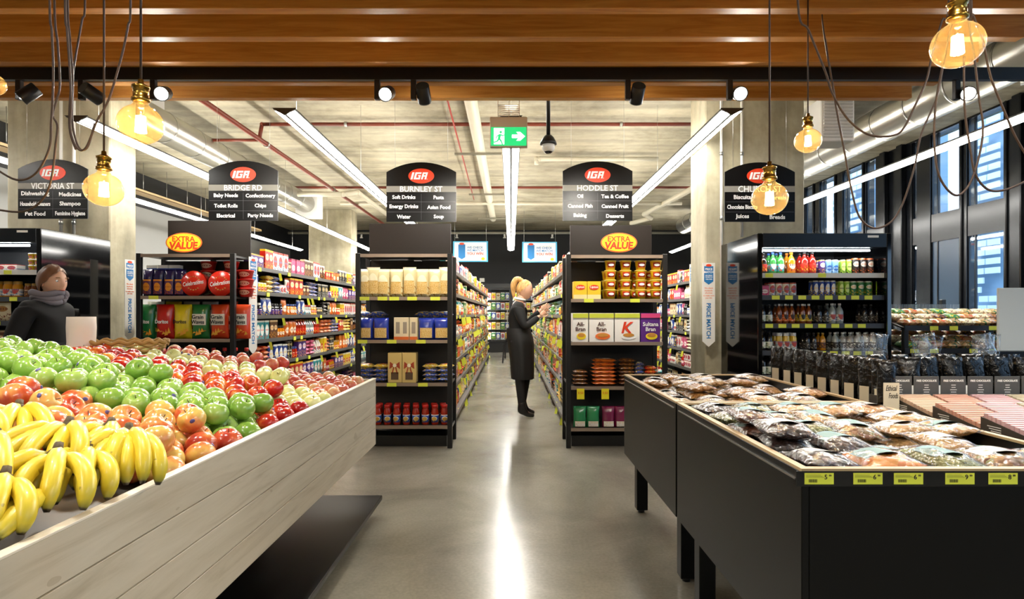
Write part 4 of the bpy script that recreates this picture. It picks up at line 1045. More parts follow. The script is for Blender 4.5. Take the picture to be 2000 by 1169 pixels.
# ---------------- fruit display stand ----------------
RX, RZ = -.87, .85
o = thing('fruit_display_stand', 'whitewashed plywood fruit stand with a low black platform at its foot', 'display stand', (RX, .35, 0))
y1 = 3.77 - .35
b = MB(); zs_ = [.43, .535, .64, .745, .85]
for k in range(4): b.bbox(-.02, 0, 0, y1, zs_[k] + (.0 if k == 0 else .0018), zs_[k + 1] - (.0018 if k < 3 else 0), .0012)
b.box(-.03, -.018, 0, y1, .43, .84)
b.build('side_panel', M_PLY, o)
MB().bbox(-3.3, 0, y1, y1 + .02, .43, .85, .002).build('end_panel', M_PLY, o)
MB().bbox(-.024, .002, 0, y1 + .02, .85, .856, .001).build('rim', M_PLYEDGE, o)
def zs(x):   # height of the sloping bed
    t = min(max(RX - .03 - x, 0), 1.5); return RZ - .06 + .105 * t
MB().add([(-.03, 0, zs(RX)), (-.03, y1, zs(RX)), (-1.53, y1, zs(-2.4)), (-1.53, 0, zs(-2.4)), (-3.2, 0, .80), (-3.2, y1, .80)], [(3, 2, 1, 0), (4, 5, 2, 3)]).build('tray_bed', mat('tray_grey', '#3a3832', .5), o)
MB().bbox(-.055 - .8, .05, .7, y1 - .02, .085, .115, .003).box(-.8, -.06, .9, y1 - .25, 0, .085).build('platform', mat('platform_black', '#070707', .35, spec=.3), o)
MB().box(-2.9, -.55, .2, y1 - .4, .1, .43).build('plinth', M_BLACK, o)
# fruit
def fruit_mat(name, ramp_, patch=2.0, rough=.22, speck=None):
    m = mat(name, ramp_[0][1], rough, coat=.35); n = NT(m)
    oi = n.t.nodes.new('ShaderNodeObjectInfo'); tc = n.t.nodes.new('ShaderNodeTexCoord')
    ad = n.t.nodes.new('ShaderNodeVectorMath'); ad.operation = 'ADD'; cb = n.t.nodes.new('ShaderNodeCombineXYZ')
    n.l(n.math('MULTIPLY', oi.outputs['Random'], 37.0), cb.inputs[0]); n.l(n.math('MULTIPLY', oi.outputs['Random'], 11.0), cb.inputs[2])
    sc2 = n.t.nodes.new('ShaderNodeVectorMath'); sc2.operation = 'SCALE'; sc2.inputs['Scale'].default_value = 12.0
    n.l(tc.outputs['Object'], sc2.inputs[0]); n.l(sc2.outputs[0], ad.inputs[0]); n.l(cb.outputs[0], ad.inputs[1])
    f = n.noise(ad.outputs[0], patch, 3, .5, .3)
    f = n.math('ADD', f, n.math('MULTIPLY', n.math('SUBTRACT', oi.outputs['Random'], .5), .22))
    st = n.noise(n.coords('Object', (120, 120, 12)), 1.2, 2)
    f = n.math('ADD', f, n.math('MULTIPLY', n.math('SUBTRACT', st, .5), .12))
    c = n.ramp(f, ramp_); n.l(c, n.b.inputs['Base Color']); return m
FM = {
 'gala': fruit_mat('blush_apple_skin', [(.34, '#dcb860'), (.47, '#dc9350'), (.58, '#c65a34'), (.74, '#a83224')], .9),
 'green': fruit_mat('green_apple_skin', [(.25, '#6f9838'), (.5, '#86ad48'), (.75, '#a2c064')], .8),
 'red': fruit_mat('red_apple_skin', [(.3, '#e0a83e'), (.42, '#d5602c'), (.52, '#c02a1c'), (.7, '#a31a18')], 1.1),
 'pale': fruit_mat('pale_apple_skin', [(.25, '#c3cf7e'), (.5, '#d5d993'), (.75, '#dcdca0')], .8),
 'pink': fruit_mat('pink_apple_skin', [(.3, '#e2c08a'), (.48, '#da7a5c'), (.66, '#c44a45')], 1.0),
 'orange': fruit_mat('orange_skin', [(.3, '#e0701c'), (.7, '#e8862a')], 3, .35)}
M_STEM = mat('fruit_stem', '#4a3420', .7)
def apple_mesh(r, k, hgt=.92):
    b = MB(); prof = []
    for i in range(17):
        t = PI * i / 16; c_ = math.cos(t)
        rr = math.sin(t) * (1 + .05 * c_ * -1 * -1); z = -c_ * hgt
        top = max(0, (1 - t_) if False else 0)
        # dimples at both ends
        dz = -.32 * math.exp(-((math.sin(t)) / .28) ** 2) * (1 if c_ < 0 else -.5)
        rr *= (1 + .06 * (-c_))
        prof.append((max(1e-4, rr * r), (z + dz) * r + hgt * r))
    b.lathe(prof, 18); zt = prof[-1][1]
    return b, zt
def fruit_proto(key, r, name, label, cat='apple', stem=True, sticker=False):
    o = thing(name, label, cat, (0, 0, 0)); b, zt = apple_mesh(r, key, .92 if key != 'orange' else .97)
    b.build('skin', FM[key], o)
    if stem: MB().cyl((0, 0, zt - .002), (.003, .001, zt + .017), .0013, 5).build('stem', M_STEM, o)
    if sticker:
        MB().ball((0, -r * .96, r * 1.12), .009, .003, .007, 10, 6, 0).build('sticker', mat('sticker_violet', '#55508a', .4), o)
    return o
rf = random.Random(3)
BAND = {'gala': ('blush apple', 'blush apple in the %s between bananas and green apples'),
        'green': ('green apple', 'green apple in the %s'), 'red': ('red apple', 'red and orange apple in the %s'),
        'pale': ('pale apple', 'pale green apple in the %s'), 'pink': ('pink apple', 'pink apple in the %s')}
protos = {}
for k, r in (('gala', .047), ('green', .046), ('red', .044), ('pale', .044), ('pink', .042)):
    for s_ in (0, 1): protos[(k, s_)] = fruit_proto(k, r, BAND[k][0].replace(' ', '_'), BAND[k][1] % 'pile', sticker=bool(s_))
RAD = dict(gala=.047, green=.046, red=.044, pale=.044, pink=.042)
cnt = {}
def place_fruit(k, x, y, z, where):
    if k == 'orange': return
    p = protos[(k, 1 if rf.random() < .28 else 0)]
    rot = (rf.uniform(-1.1, .5), rf.uniform(-.7, .9), rf.uniform(0, 6.28))
    r = RAD[k]; c_ = Vector((x, y, z + r * .9)); R_ = Euler(rot).to_matrix(); sc_ = rf.uniform(.93, 1.06)
    loc = c_ - R_ @ Vector((0, 0, r * .92 * sc_))
    lb = BAND[k][1] % where
    dup(p, loc, rot, lb, lb, scale=sc_); cnt[k] = cnt.get(k, 0) + 1
yy = 1.42; row = 0
while yy < 3.74:
    x = RX - .07 - (.045 if row % 2 else 0)
    while x > -2.45:
        px = CX + x * F / yy
        if px < -60: break
        t = (RX - x) / 1.2
        b1, b2, b3, b4 = 1.52 + .02 * t, 1.98 + .04 * t, 2.24 + .50 * t, 2.60 + .60 * t
        b5 = 2.98 + .5 * t
        k = None if yy < b1 else 'gala' if yy < b2 else 'green' if yy < b3 else 'red' if yy < b4 else 'pale' if yy < b5 else 'pink'
        jx, jy = rf.uniform(-.007, .007), rf.uniform(-.007, .007)
        if k:
            z = zs(x) + rf.uniform(0, .012)
            near = t < .33
            where = 'bottom layer of the pile'
            where = ('row along the plywood rim' if t < .1 else 'lower slope of the pile' if t < .5 else 'upper slope of the pile')
            place_fruit(k, x + jx, yy + jy, z, where)
            # second layer heaped up
            lim = {'gala': .12, 'green': .10, 'red': .2, 'pale': .3, 'pink': .5}[k]
            if t > lim and rf.random() < {'gala': .75, 'green': .92, 'red': .8, 'pale': .7, 'pink': .4}[k] and b1 + .05 < yy:
                place_fruit(k, x + .044 + jy, yy + .042 + jx, z + .066, 'heaped upper layer')
                if k == 'green' and t > .45 and rf.random() < .6: place_fruit(k, x + .01 + jy, yy + .02 + jx, z + .125, 'topmost layer of the heap')
                if k == 'gala' and t > .35 and rf.random() < .35: place_fruit(k, x + .01, yy + .02, z + .112, 'topmost layer of the heap')
        x -= {None: .08, 'gala': .097, 'green': .094, 'red': .090, 'pale': .090, 'pink': .086}[k]
    yy += .084 if yy > 2.0 else .088; row += 1
for p in protos.values(): drop(p)
po = fruit_proto('orange', .04, 'orange', 'orange at the far left behind the green apples', 'orange', stem=False)
first = True
for i in range(5):
    for j in range(2):
        x = -2.62 - i * .083 + j * .04; y = 2.98 + j * .08
        z_ = zs(-2.3) - (-2.37 - x) * .13 + .035 * j + .0
        if first: po.location = (x, y, z_); po['group'] = 'oranges behind the apples'; first = False
        else: dup(po, (x, y, z_), (rf.random(), rf.random(), 0), group='oranges behind the apples')
# bananas
M_BAN = mat('banana_skin', '#e6c92c', .38, coat=.15); n = NT(M_BAN)
uv = n.t.nodes.new('ShaderNodeUVMap'); sp = n.n('SeparateXYZ'); n.l(uv.outputs[0], sp.inputs[0])
nz = n.noise(n.coords('Object'), 40, 3); e = n.math('ADD', sp.outputs[1], n.math('MULTIPLY', n.math('SUBTRACT', nz, .5), .05))
c = n.ramp(e, [(.0, '#3a2a14'), (.03, '#6b5a22'), (.07, '#a8a838'), (.2, '#e0c634'), (.55, '#e8cd38'), (.88, '#d6bf34'), (.955, '#9c9436'), (.975, '#2a1d12')])
sk = n.math('GREATER_THAN', n.noise(n.coords('Object', (1, 1, 1)), 55, 2), .73); c = n.mix(n.math('MULTIPLY', sk, .5), c, col('#5a4212'))
n.l(c, n.b.inputs['Base Color'])
def banana_bunch(crown, yaw, n_, label, L_=.19, spread=.9, lift=.9, seed=0):
    """crown at the top, fingers hang down and forward along -y before the yaw"""
    o = thing('banana_bunch', label, 'bananas', crown, yaw, 'yellow banana bunches'); rr = random.Random(seed)
    for i in range(n_):
        a = (i / (n_ - 1) - .5) * spread * 2 if n_ > 1 else 0
        layer = i % 2; l = L_ * rr.uniform(.92, 1.06)
        pts = []
        for k in range(13):
            t = k / 12; s_ = t * l
            # curve: leaves outward/up, bends down
            ang = math.radians(18) - t * math.radians(100 * lift)
            if k == 0: p = Vector((0, 0, 0))
            else: p = p + Vector((0, -math.cos(ang), math.sin(ang))) * (l / 12)
            q = p.copy(); rad = .0
            q = Matrix.Rotation(a, 3, 'Z') @ q; q.x += a * .03 * math.sin(t * PI) + (a * .02)
            q.z += -.012 * layer
            pts.append(q)
        rfn = lambda t: .0185 * (min(1, .32 + max(0, t - .04) * 5.2) if t < .22 else 1.0 if t < .72 else max(.26, 1 - ((t - .72) / .28) ** 2.2 * .72))
        MB().tube(pts, rfn, 7).build('banana', M_BAN, o)
    MB().ball((0, .004, .002), .017, .012, .012, 8, 6).cyl((0, .004, 0), (0, .02, .02), .012, 7, 0, .009).build('crown', mat('banana_crown', '#4a3a1c', .7), o)
    return o
for i, (px, py, D, yaw, n_, L_, sp_, lf, lab) in enumerate([
    (42, 802, 1.52, .12, 5, .21, .5, .85, 'banana bunch at the left edge, before the blush apples'),
    (138, 838, 1.42, -.22, 5, .21, .55, .8, 'banana bunch in the middle of the pile, tips pointing down left'),
    (262, 850, 1.46, .08, 6, .19, .5, .95, 'banana bunch nearest the apples along the rim'),
    (222, 838, 1.52, -.2, 3, .17, .35, .8, 'small banana bunch half hidden behind the rim bunch'),
    (120, 893, 1.25, .0, 4, .19, .55, .9, 'banana bunch in front, fanned out over the rim'),
    (180, 890, 1.34, 0, 4, .15, .5, .9, 'banana bunch tucked low along the rim behind the front one'),
    (14, 945, 1.12, .0, 4, .155, .5, .9, 'banana bunch hanging low at the front left'),
    (96, 975, 1.17, -.45, 3, .17, .3, .55, 'banana bunch at the front corner, low against the rim'),
    (-8, 850, 1.25, .15, 2, .23, .25, .85, 'large bananas cut by the left edge of the frame'),
    (-60, 810, 1.4, .1, 5, .19, .6, .8, 'banana bunch just beyond the left edge'),
    (20, 905, 1.36, 0, 4, .19, .5, .8, 'banana bunch underneath the two leftmost bunches'),
    (-40, 950, 1.16, -.3, 4, .17, .5, .8, 'banana bunch in the near left corner')]):
    banana_bunch(at(px, py, D) + Vector((-.035, .03, .0)), yaw + .35, n_, lab, L_, sp_, lf, i)
# produce bag roll, basket, white price tray liner
o = thing('paper_bag_roll', 'upright roll of white produce bags standing behind the green apples', 'paper roll', (fx(159, 3.35), 3.35, .99))
MB().lathe([(.02, 0), (.072, 0), (.073, .05), (.069, .12), (.072, .2), (.070, .262), (.02, .262), (.02, .25)], 24).build('roll', mat('paper_white', '#e6dcd2', .8), o)
MB().cyl((0, 0, -.12), (0, 0, .24), .018, 10).build('stand_rod', M_BLACK, o)
o = thing('wicker_basket', 'shallow woven wicker basket behind the apples, right of the paper roll', 'basket', (fx(235, 3.5), 3.5, zs(-2.3) + .045))
b = MB()
for k in range(7):
    rr_ = .14 + .012 * k
    b.tube([(rr_ * 1.25 * math.cos(a), rr_ * .8 * math.sin(a), .01 + .016 * k + .005 * math.sin(a * 14 + k * PI)) for a in [2 * PI * j / 84 for j in range(85)]], .0075, 5)
b.build('woven_side', mat('wicker', '#b9965c', .7), o)
MB().tube([(.225 * 1.18 * math.cos(a), .225 * .76 * math.sin(a), .122 + .008 * math.sin(a * 20)) for a in [2 * PI * j / 100 for j in range(101)]], .012, 6).build('braided_rim', mat('wicker_rim', '#a88248', .7), o)
MB().lathe([(.001, .0), (.17, .0), (.17, .008), (.001, .008)], 20, 0, Matrix.Diagonal((1, .7, 1, 1))).build('base', mat('wicker', '#b9965c', .7), o)

# ---------------- black display tables with bagged nuts and dried fruit ----------------
TX0, TX1, TZ = .75, 1.62, .87
def table(y0, y1, label, legs):
    o = thing('display_table', label, 'table', ((TX0 + TX1) / 2, y0, 0)); hw = (TX1 - TX0) / 2; L_ = y1 - y0
    zb = .345
    MB().bbox(-hw, -hw + .02, 0, L_, zb, TZ - .008, .002).build('side_panel', M_CARC, o)
    MB().bbox(hw - .02, hw, 0, L_, zb, TZ - .008, .002).build('side_panel', M_CARC, o)
    MB().bbox(-hw + .0205, hw - .0205, 0, .02, zb, TZ - .008, .002).build('front_panel', M_CARC, o)
    MB().bbox(-hw + .0205, hw - .0205, L_ - .02, L_, zb, TZ - .008, .002).build('back_panel', M_CARC, o)
    b = MB(); b.box(-hw, -hw + .022, 0, L_, TZ - .008, TZ).box(hw - .022, hw, 0, L_, TZ - .008, TZ).box(-hw + .022, hw - .022, 0, .022, TZ - .008, TZ).box(-hw + .022, hw - .022, L_ - .022, L_, TZ - .008, TZ)
    b.build('timber_rim', M_TAN, o)
    MB().box(-hw + .021, hw - .021, .021, L_ - .021, TZ - .09, TZ - .08).build('tray_bed', M_CARC, o)
    MB().box(-hw - .0035, -hw, .03, L_ - .03, TZ - .036, TZ - .032).build('trim_line', M_SILVER, o)
    for (x, y) in ((-hw + .05, .09), (-hw + .05, L_ - .16), (hw - .13, .09), (hw - .13, L_ - .16)):
        g = MB().bbox(x, x + .07, y, y + .07, .02, zb + .02, .003).build('leg', M_CARC, o); MB().cyl((x + .035, y + .035, 0), (x + .035, y + .035, .02), .02, 10).build('foot', M_BLACK, g)
    return o
T1 = table(1.52, 2.66, 'near black display table with a yellow-ticketed price rail, full of bagged nuts and dried fruit', 4)
T2 = table(2.68, 3.90, 'far black display table of bagged nuts, behind the ticketed one', 4)
hw = .45
MB().box(-hw, hw, -.004, -.0002, TZ - .045, TZ - .006).build('price_rail', mat('rail_black', '#101114', .25), T1)
for i, (px, tx) in enumerate(((1598, '5'), (1693, '6'), (1772, '6'), (1872, '9'), (1956, '8'), (2040, '7'))):
    x = fx(px, 1.52) - 1.185
    tg = MB().box(x - .0375, x + .0375, -.0052, -.0042, TZ - .039, TZ - .01).build('price_ticket', M_YTAG, T1)
    b = MB(); b.text(tx, .017, face(x + .017, -.0054, TZ - .020), 0, .01); b.text('99', .007, face(x + .028, -.0054, TZ - .0165), 0, .01)
    for q in range(14): b.box(x - .027 + q * .0016, x - .027 + q * .0016 + (.0009 if q % 3 else .0005), -.0056, -.0052, TZ - .034, TZ - .026)
    for q in range(3): b.box(x - .034 + .0, x + .004 + .004 * q, -.0056, -.0052, TZ - .0155 - .003 * q, TZ - .0149 - .003 * q)
    b.build('printing', M_INK, tg)
def content_mat(name, c1, c2, c3, scale=60):
    m = mat(name, c1, .5); n = NT(m); vv = n.t.nodes.new('ShaderNodeTexVoronoi'); vv.inputs['Scale'].default_value = scale
    n.l(n.coords('Object'), vv.inputs['Vector']); sx = n.n('SeparateXYZ'); n.l(vv.outputs['Color'], sx.inputs[0])
    c = n.ramp(sx.outputs[0], [(0, c1), (.5, c2), (1, c3)])
    n.l(c, n.b.inputs['Base Color']); 
    inv = n.math('SUBTRACT', 1.0, n.math('MULTIPLY', vv.outputs['Distance'], 1.6)); n.bump(inv, .9, .006); return m
CM = {'prune': (content_mat('prunes', '#2a1712', '#3b2019', '#1c0f0c', 50), 'dark dried fruit'), 'date': (content_mat('dates', '#4a2616', '#6b3a20', '#2d1610', 45), 'brown dates'),
      'pepita': (content_mat('pepitas', '#8b8f5a', '#a5a46b', '#6d6f3f', 110), 'green seeds'), 'apricot': (content_mat('apricots', '#e08a2a', '#d0701c', '#e8a040', 40), 'orange dried apricots'),
      'cashew': (content_mat('cashews', '#c49a60', '#b3844a', '#d2b27a', 55), 'pale nuts'), 'almond': (content_mat('almonds', '#a86f38', '#c08a4c', '#d6a768', 60), 'brown nuts'),
      'trail': (content_mat('trail_mix', '#c99a5c', '#6b3a20', '#a5a46b', 60), 'mixed nuts')}
M_TEALL = mat('teal_label', '#6f9490', .6); M_WL = mat('white_label', '#c4beb8', .6)
BAGS = {}
def bag_proto(key, lab, sd):
    k = (key, lab, sd)
    if k in BAGS: return BAGS[k]
    o = thing('snack_bag', 'x', 'bag'); w_, h_, d_ = .155, .21, .048
    R_ = Matrix.Translation((0, -h_ / 2, d_ / 2)) @ Matrix.Rotation(-PI / 2, 4, 'X') @ Matrix.Scale(-1, 4, (0, 1, 0))
    R_ = Matrix.Translation((0, -h_ / 2, d_ / 2)) @ Matrix.Rotation(-PI / 2, 4, 'X')
    M1 = R_ @ Matrix.Translation((0, 0, h_ * .07)) 
    MB().pillow(w_ * .93, h_ * .83, d_ * .96, seed=sd, nx=12, nz=14, crimp=.01, amp=.2, M=M1, pw=2.4).build('contents', CM[key][0], o)
    MB().pillow(w_, h_, d_ * 1.08, seed=sd, nx=12, nz=14, crimp=.05, amp=.2, M=R_, pw=2.6).build('clear_film', M_FILM, o)
    b = MB(); n_ = 6; vs = []; lw = .056
    for i in range(n_ + 1):
        u = i / n_ * 2 - 1
        for y in (-.035, .045): vs.append((u * lw, y, d_ * 1.11 + .0025 - .013 * u * u + (.0 if y < 0 else -.004)))
    b.add(vs, [(2 * i, 2 * i + 2, 2 * i + 3, 2 * i + 1) for i in range(n_)]); b.build('label_sticker', M_TEALL if lab == 't' else M_WL, o)
    BAGS[k] = o; return o
rb = random.Random(11)
def put_bag(key, lab, x, y, z, rz, label, group):
    p = bag_proto(key, lab, rb.randint(0, 2))
    dup(p, (x, y, z), (rb.uniform(-.09, .09), rb.uniform(-.10, .10), rz), label, group)
T1ROWS = [(.86, ['prune', 'prune', 'date', 'pepita', 'prune']), (1.03, ['apricot', 'prune', 'pepita', 'trail', 'pepita']), (1.20, ['pepita', 'apricot', 'trail', 'cashew', 'cashew']),
          (1.37, ['trail', 'cashew', 'cashew', 'almond', 'cashew']), (1.525, ['almond', 'cashew', 'cashew', 'cashew', 'almond'])]
ROWN = ['left column', 'second column', 'middle column', 'fourth column', 'right column']
DEPN = ['front row', 'second row', 'middle row', 'fourth row', 'back row']
for ci, (x, ks) in enumerate(T1ROWS):
    for ri, k in enumerate(ks):
        y = 1.655 + ri * .215
        n_st = 3 if ci == 0 and ri in (1, 2) else 2 if rb.random() < .85 else 1
        for st in range(n_st):
            lb = 'clear bag of %s, %s, %s of the near table%s' % (CM[k][1], ROWN[ci], DEPN[ri], [', underneath', ', on top', ', topmost'][st] if n_st > 1 else '')
            put_bag(k, 't' if (ci in (1, 2) or rb.random() < .25) else 'w', x + rb.uniform(-.01, .01), y + rb.uniform(-.012, .012), TZ - .079 + st * .045, rb.uniform(-.2, .2), lb, None)
T2ROWS = [(.86, ['almond', 'cashew', 'trail', 'almond', 'date']), (1.03, ['cashew', 'trail', 'almond', 'cashew', 'almond']), (1.20, ['cashew', 'almond', 'almond', 'cashew', 'cashew']),
          (1.37, ['trail', 'cashew', 'almond', 'almond', 'cashew']), (1.525, [None, 'almond', None, 'almond', 'cashew'])]
for ci, (x, ks) in enumerate(T2ROWS):
    for ri, k in enumerate(ks):
        if not k: continue
        y = 2.83 + ri * .225
        n_st = 2 if rb.random() < .7 else 1
        for st in range(n_st):
            lb = 'clear bag of %s, %s, %s of the far table%s' % (CM[k][1], ROWN[ci], DEPN[ri], [', underneath', ', on top'][st] if n_st > 1 else '')
            put_bag(k, 'w', x + rb.uniform(-.01, .01), y + rb.uniform(-.012, .012), TZ - .079 + st * .045, rb.uniform(-.25, .25), lb, None)
for o in BAGS.values(): drop(o)

# ---------------- chocolate table on the right ----------------
o = thing('display_table', 'black display table of chocolate bars and black pouches beside the nut tables', 'table', (1.63, 1.3, 0))
MB().bbox(.0, 1.35, 0, 3.0, .76, .82, .003).build('table_top', M_CARC, o)
MB().bbox(.01, 1.33, .05, 2.95, .34, .76, .003).build('carcass', M_CARC, o)
for (x, y) in ((.08, .15), (.08, 2.75), (1.15, .15), (1.15, 2.75)): MB().bbox(x, x + .07, y, y + .07, 0, .34, .003).build('leg', M_CARC, o)
M_CHG = mat('carton_charcoal', '#4c4d4c', .55); M_CHB = mat('carton_brown', '#3c3328', .55)
HC = .122
for i in range(8):
    x = 1.755 + i * .122; y = 2.66
    o = thing('chocolate_carton', 'charcoal display carton of chocolate, %s in the row of cartons' % ['first from the left', 'second', 'third', 'fourth', 'fifth', 'sixth, past the frame edge', 'seventh, past the frame edge', 'last on the right'][i], 'carton', (x, y, .82), 0, 'charcoal chocolate cartons')
    MB().bbox(-.057, .057, 0, .004, 0, HC + .045, .0015).build('front_card', M_CHG, o)
    MB().prism([(-.057, 0), (.057, 0), (.057, .07), (-.057, .07)], .004, .13).build('tray_body', M_CHB, o)
    b = MB(); b.text('FREE CHOCOLATE', .013, face(0, -.0008, HC + .025), 0, .02, width=.09)
    for k, wd in enumerate((.02, .018, .03, .024, .03, .026, .04)): b.box(-wd / 2, wd / 2, -.0009, 0, HC + .004 - k * .0105, HC + .0065 - k * .0105)
    b.build('lettering', M_WPRINT, o)
# open trays filled with bars, three steps toward the camera
BARC = [('#d9b9a0', 'cream'), ('#d9a592', 'salmon'), ('#d8b2b6', 'pink'), ('#cfc2a8', 'cream'), ('#d3a7b0', 'pink')]
for r_ in range(3):
    for i in range(5 if r_ == 0 else 4 if r_ == 1 else 3):
        x = 1.715 + i * .165; y = 2.40 - r_ * .245
        o = thing('bar_tray', 'open carton tray of chocolate bars, %s step, %s from the left' % (['back', 'middle', 'front'][r_], ['first', 'second', 'third', 'fourth', 'fifth'][i]), 'carton', (x, y, .82), 0, 'open trays of chocolate bars')
        b = MB(); Mz = Matrix(((0, 1, 0, 0), (1, 0, 0, 0), (0, 0, 1, 0), (0, 0, 0, 1)))
        side = [(0, 0), (.24, 0), (.24, .075), (.0, .03)]
        b.add([(0, y_, z_) for y_, z_ in side] + [(.003, y_, z_) for y_, z_ in side], [(3, 2, 1, 0), (4, 5, 6, 7), (0, 1, 5, 4), (2, 3, 7, 6), (1, 2, 6, 5), (3, 0, 4, 7)])
        b.add([(.155, y_, z_) for y_, z_ in side] + [(.158, y_, z_) for y_, z_ in side], [(3, 2, 1, 0), (4, 5, 6, 7), (0, 1, 5, 4), (2, 3, 7, 6), (1, 2, 6, 5), (3, 0, 4, 7)])
        b.box(.003, .155, 0, .003, 0, .03).box(.003, .155, .237, .24, 0, .075).box(0, .158, 0, .24, 0, .002); b.build('tray_card', M_CHB, o)
        b = MB()
        for k in range(4): b.box(-.0008, 0, .15 + .0, .21 - .008 * k, .046 - k * .008, .049 - k * .008)
        b.build('lettering', M_WPRINT, o)
        bc, bn = BARC[(i + r_) % 5]; mb_ = mat('bar_wrap_%s_%d' % (bn, (i + r_) % 5), bc, .5)
        proto = None
        for k in range(12):
            yb = y + .006 + k * .0192; h_ = .045 + .045 * (k / 12)
            lb = '%s wrapped chocolate bar in the %s step tray, %s from the left' % (bn, ['back', 'middle', 'front'][r_], ['first', 'second', 'third', 'fourth', 'fifth'][i])
            if (bn, 'bar') not in BAGS:
                me = MB().bbox(-.074, .074, 0, .0165, 0, .1, .0015).mesh('bar', mb_); BAGS[(bn, 'bar')] = 1
            else: me = MB().bbox(-.074, .074, 0, .0165, 0, .1, .0015).mesh('bar', mb_) if k == 0 else me
            q = put(me, 'chocolate_bar', 'chocolate bar', lb, (x + .079, yb, .823), 0, lb)
            q.scale = (1, 1, h_ / .1 if h_ < .1 else 1.0)
            if h_ > .1: q.scale = (1, 1, h_ / .1); q.location.z = .823
# black stand-up pouches
M_POUCH = mat('black_film', '#040404', .22, spec=.35); n = NT(M_POUCH); n.bump(n.noise(n.coords('Object'), 28, 3, .5, 1.5), .7, .01)
M_CLAB = mat('cream_label', '#d8ccb2', .6); M_WLAB = M_WPRINT
def pouch(loc, rz, label, group, lab=None, txt=None, w_=.12, h_=.19, tilt=0):
    o = thing('black_pouch', label, 'pouch', loc, rz, group); sd = rb.randint(0, 5)
    MB().pillow(w_, h_, .06, seed=sd, nx=10, nz=12, amp=.25, M=Matrix.Translation((0, .03, 0))).build('pouch_film', M_POUCH, o)
    lw_ = .42 if txt else .34 if lab else .2
    MB().box(-w_ * lw_, w_ * lw_, -.009, -.006, h_ * .02, h_ * (.62 if txt else .42)).build('paper_label', lab or M_CLAB, o)
    if txt:
        b = MB(); b.text('Ethical', .034, face(0, -.0095, h_ * .52), 0, .0, .3, width=w_ * .6); b.text('Foods', .034, face(.008, -.0095, h_ * .38), 0, .0, .3, width=w_ * .5); b.build('lettering', M_INK, o)
    if tilt: o.rotation_euler = (tilt, 0, rz)
    return o
names = ['first, nearest the chocolate cartons', 'second', 'third', 'fourth', 'fifth', 'sixth', 'seventh', 'eighth', 'ninth', 'farthest']
for i, (px, D, rz) in enumerate(((1762 - 18, 2.60, -.05), (1700, 2.74, -1.0), (1668, 2.86, -1.1), (1645, 2.99, -1.0), (1625, 3.12, -1.15), (1606, 3.25, -1.0), (1590, 3.38, -1.1), (1575, 3.52, -1.05), (1562, 3.66, -1.1), (1550, 3.82, -1.0))):
    pouch((1.675 if i == 0 else 1.72, D, .82), rz, 'black foil pouch with a cream label beside the nut tables, ' + names[i], 'row of black pouches', None, i == 0, .115 if i else .08, .235)
for r_ in range(2):
    for i in range(8):
        x = 1.95 + i * .118; y = 2.86 + r_ * .2
        pouch((x, y, .82), rb.uniform(-.3, .3), 'black pouch with a white label behind the cartons, %s row, %s from left' % (['front', 'rear'][r_], ['first', 'second', 'third', 'fourth', 'fifth', 'sixth', 'seventh', 'eighth'][i]), 'pouches behind the cartons', M_WLAB, False, .112, .24, tilt=-.12)
M_CRINK = mat('crinkled_cellophane', '#cfd2d2', .12, spec=.8, coat=1.0)
for i in range(9):
    x = 1.98 + i * .115; D = 3.3 + .12 * (i % 3)
    o = thing('cellophane_bag', 'clear cellophane gift bag standing up behind the black pouches, %s from the left' % ['first', 'second', 'third', 'fourth', 'fifth', 'sixth', 'seventh', 'eighth', 'last'][i], 'bag', (x, D, .82), rb.uniform(-.6, .6), 'clear cellophane bags')
    o.rotation_euler = (0, rb.uniform(-.25, .25), o.rotation_euler[2])
    MB().pillow(.13, .33, .07, seed=i, nx=8, nz=12, amp=.5, M=Matrix.Translation((0, .03, 0))).build('film', M_FILM, o)
    MB().pillow(.11, .17, .055, seed=i + 3, nx=8, nz=8, amp=.3, crimp=.01, M=Matrix.Translation((0, .03, .004))).build('contents', CM[['almond', 'apricot', 'cashew', 'prune'][i % 4]][0] if i % 2 else mat('dark_contents', '#22252c', .4), o)
    MB().box(-.03, .03, -.012, -.008, .02, .1).build('white_label', M_WLAB, o)
o = MB().bbox(-.2, .2, -.01, .01, 0, .42, .006).build('display_screen', mat('matt_grey_panel', '#b9bfbf', .5)); o.location = (3.42, 3.9, 1.02); tag(o, 'pale grey upright panel at the right edge above the clear bags', 'panel')
o = MB().box(3.2, 3.7, 3.86, 4.0, 0, 1.02).build('panel_plinth', M_CARC); tag(o, 'black plinth carrying the pale grey panel at the right edge', 'plinth')
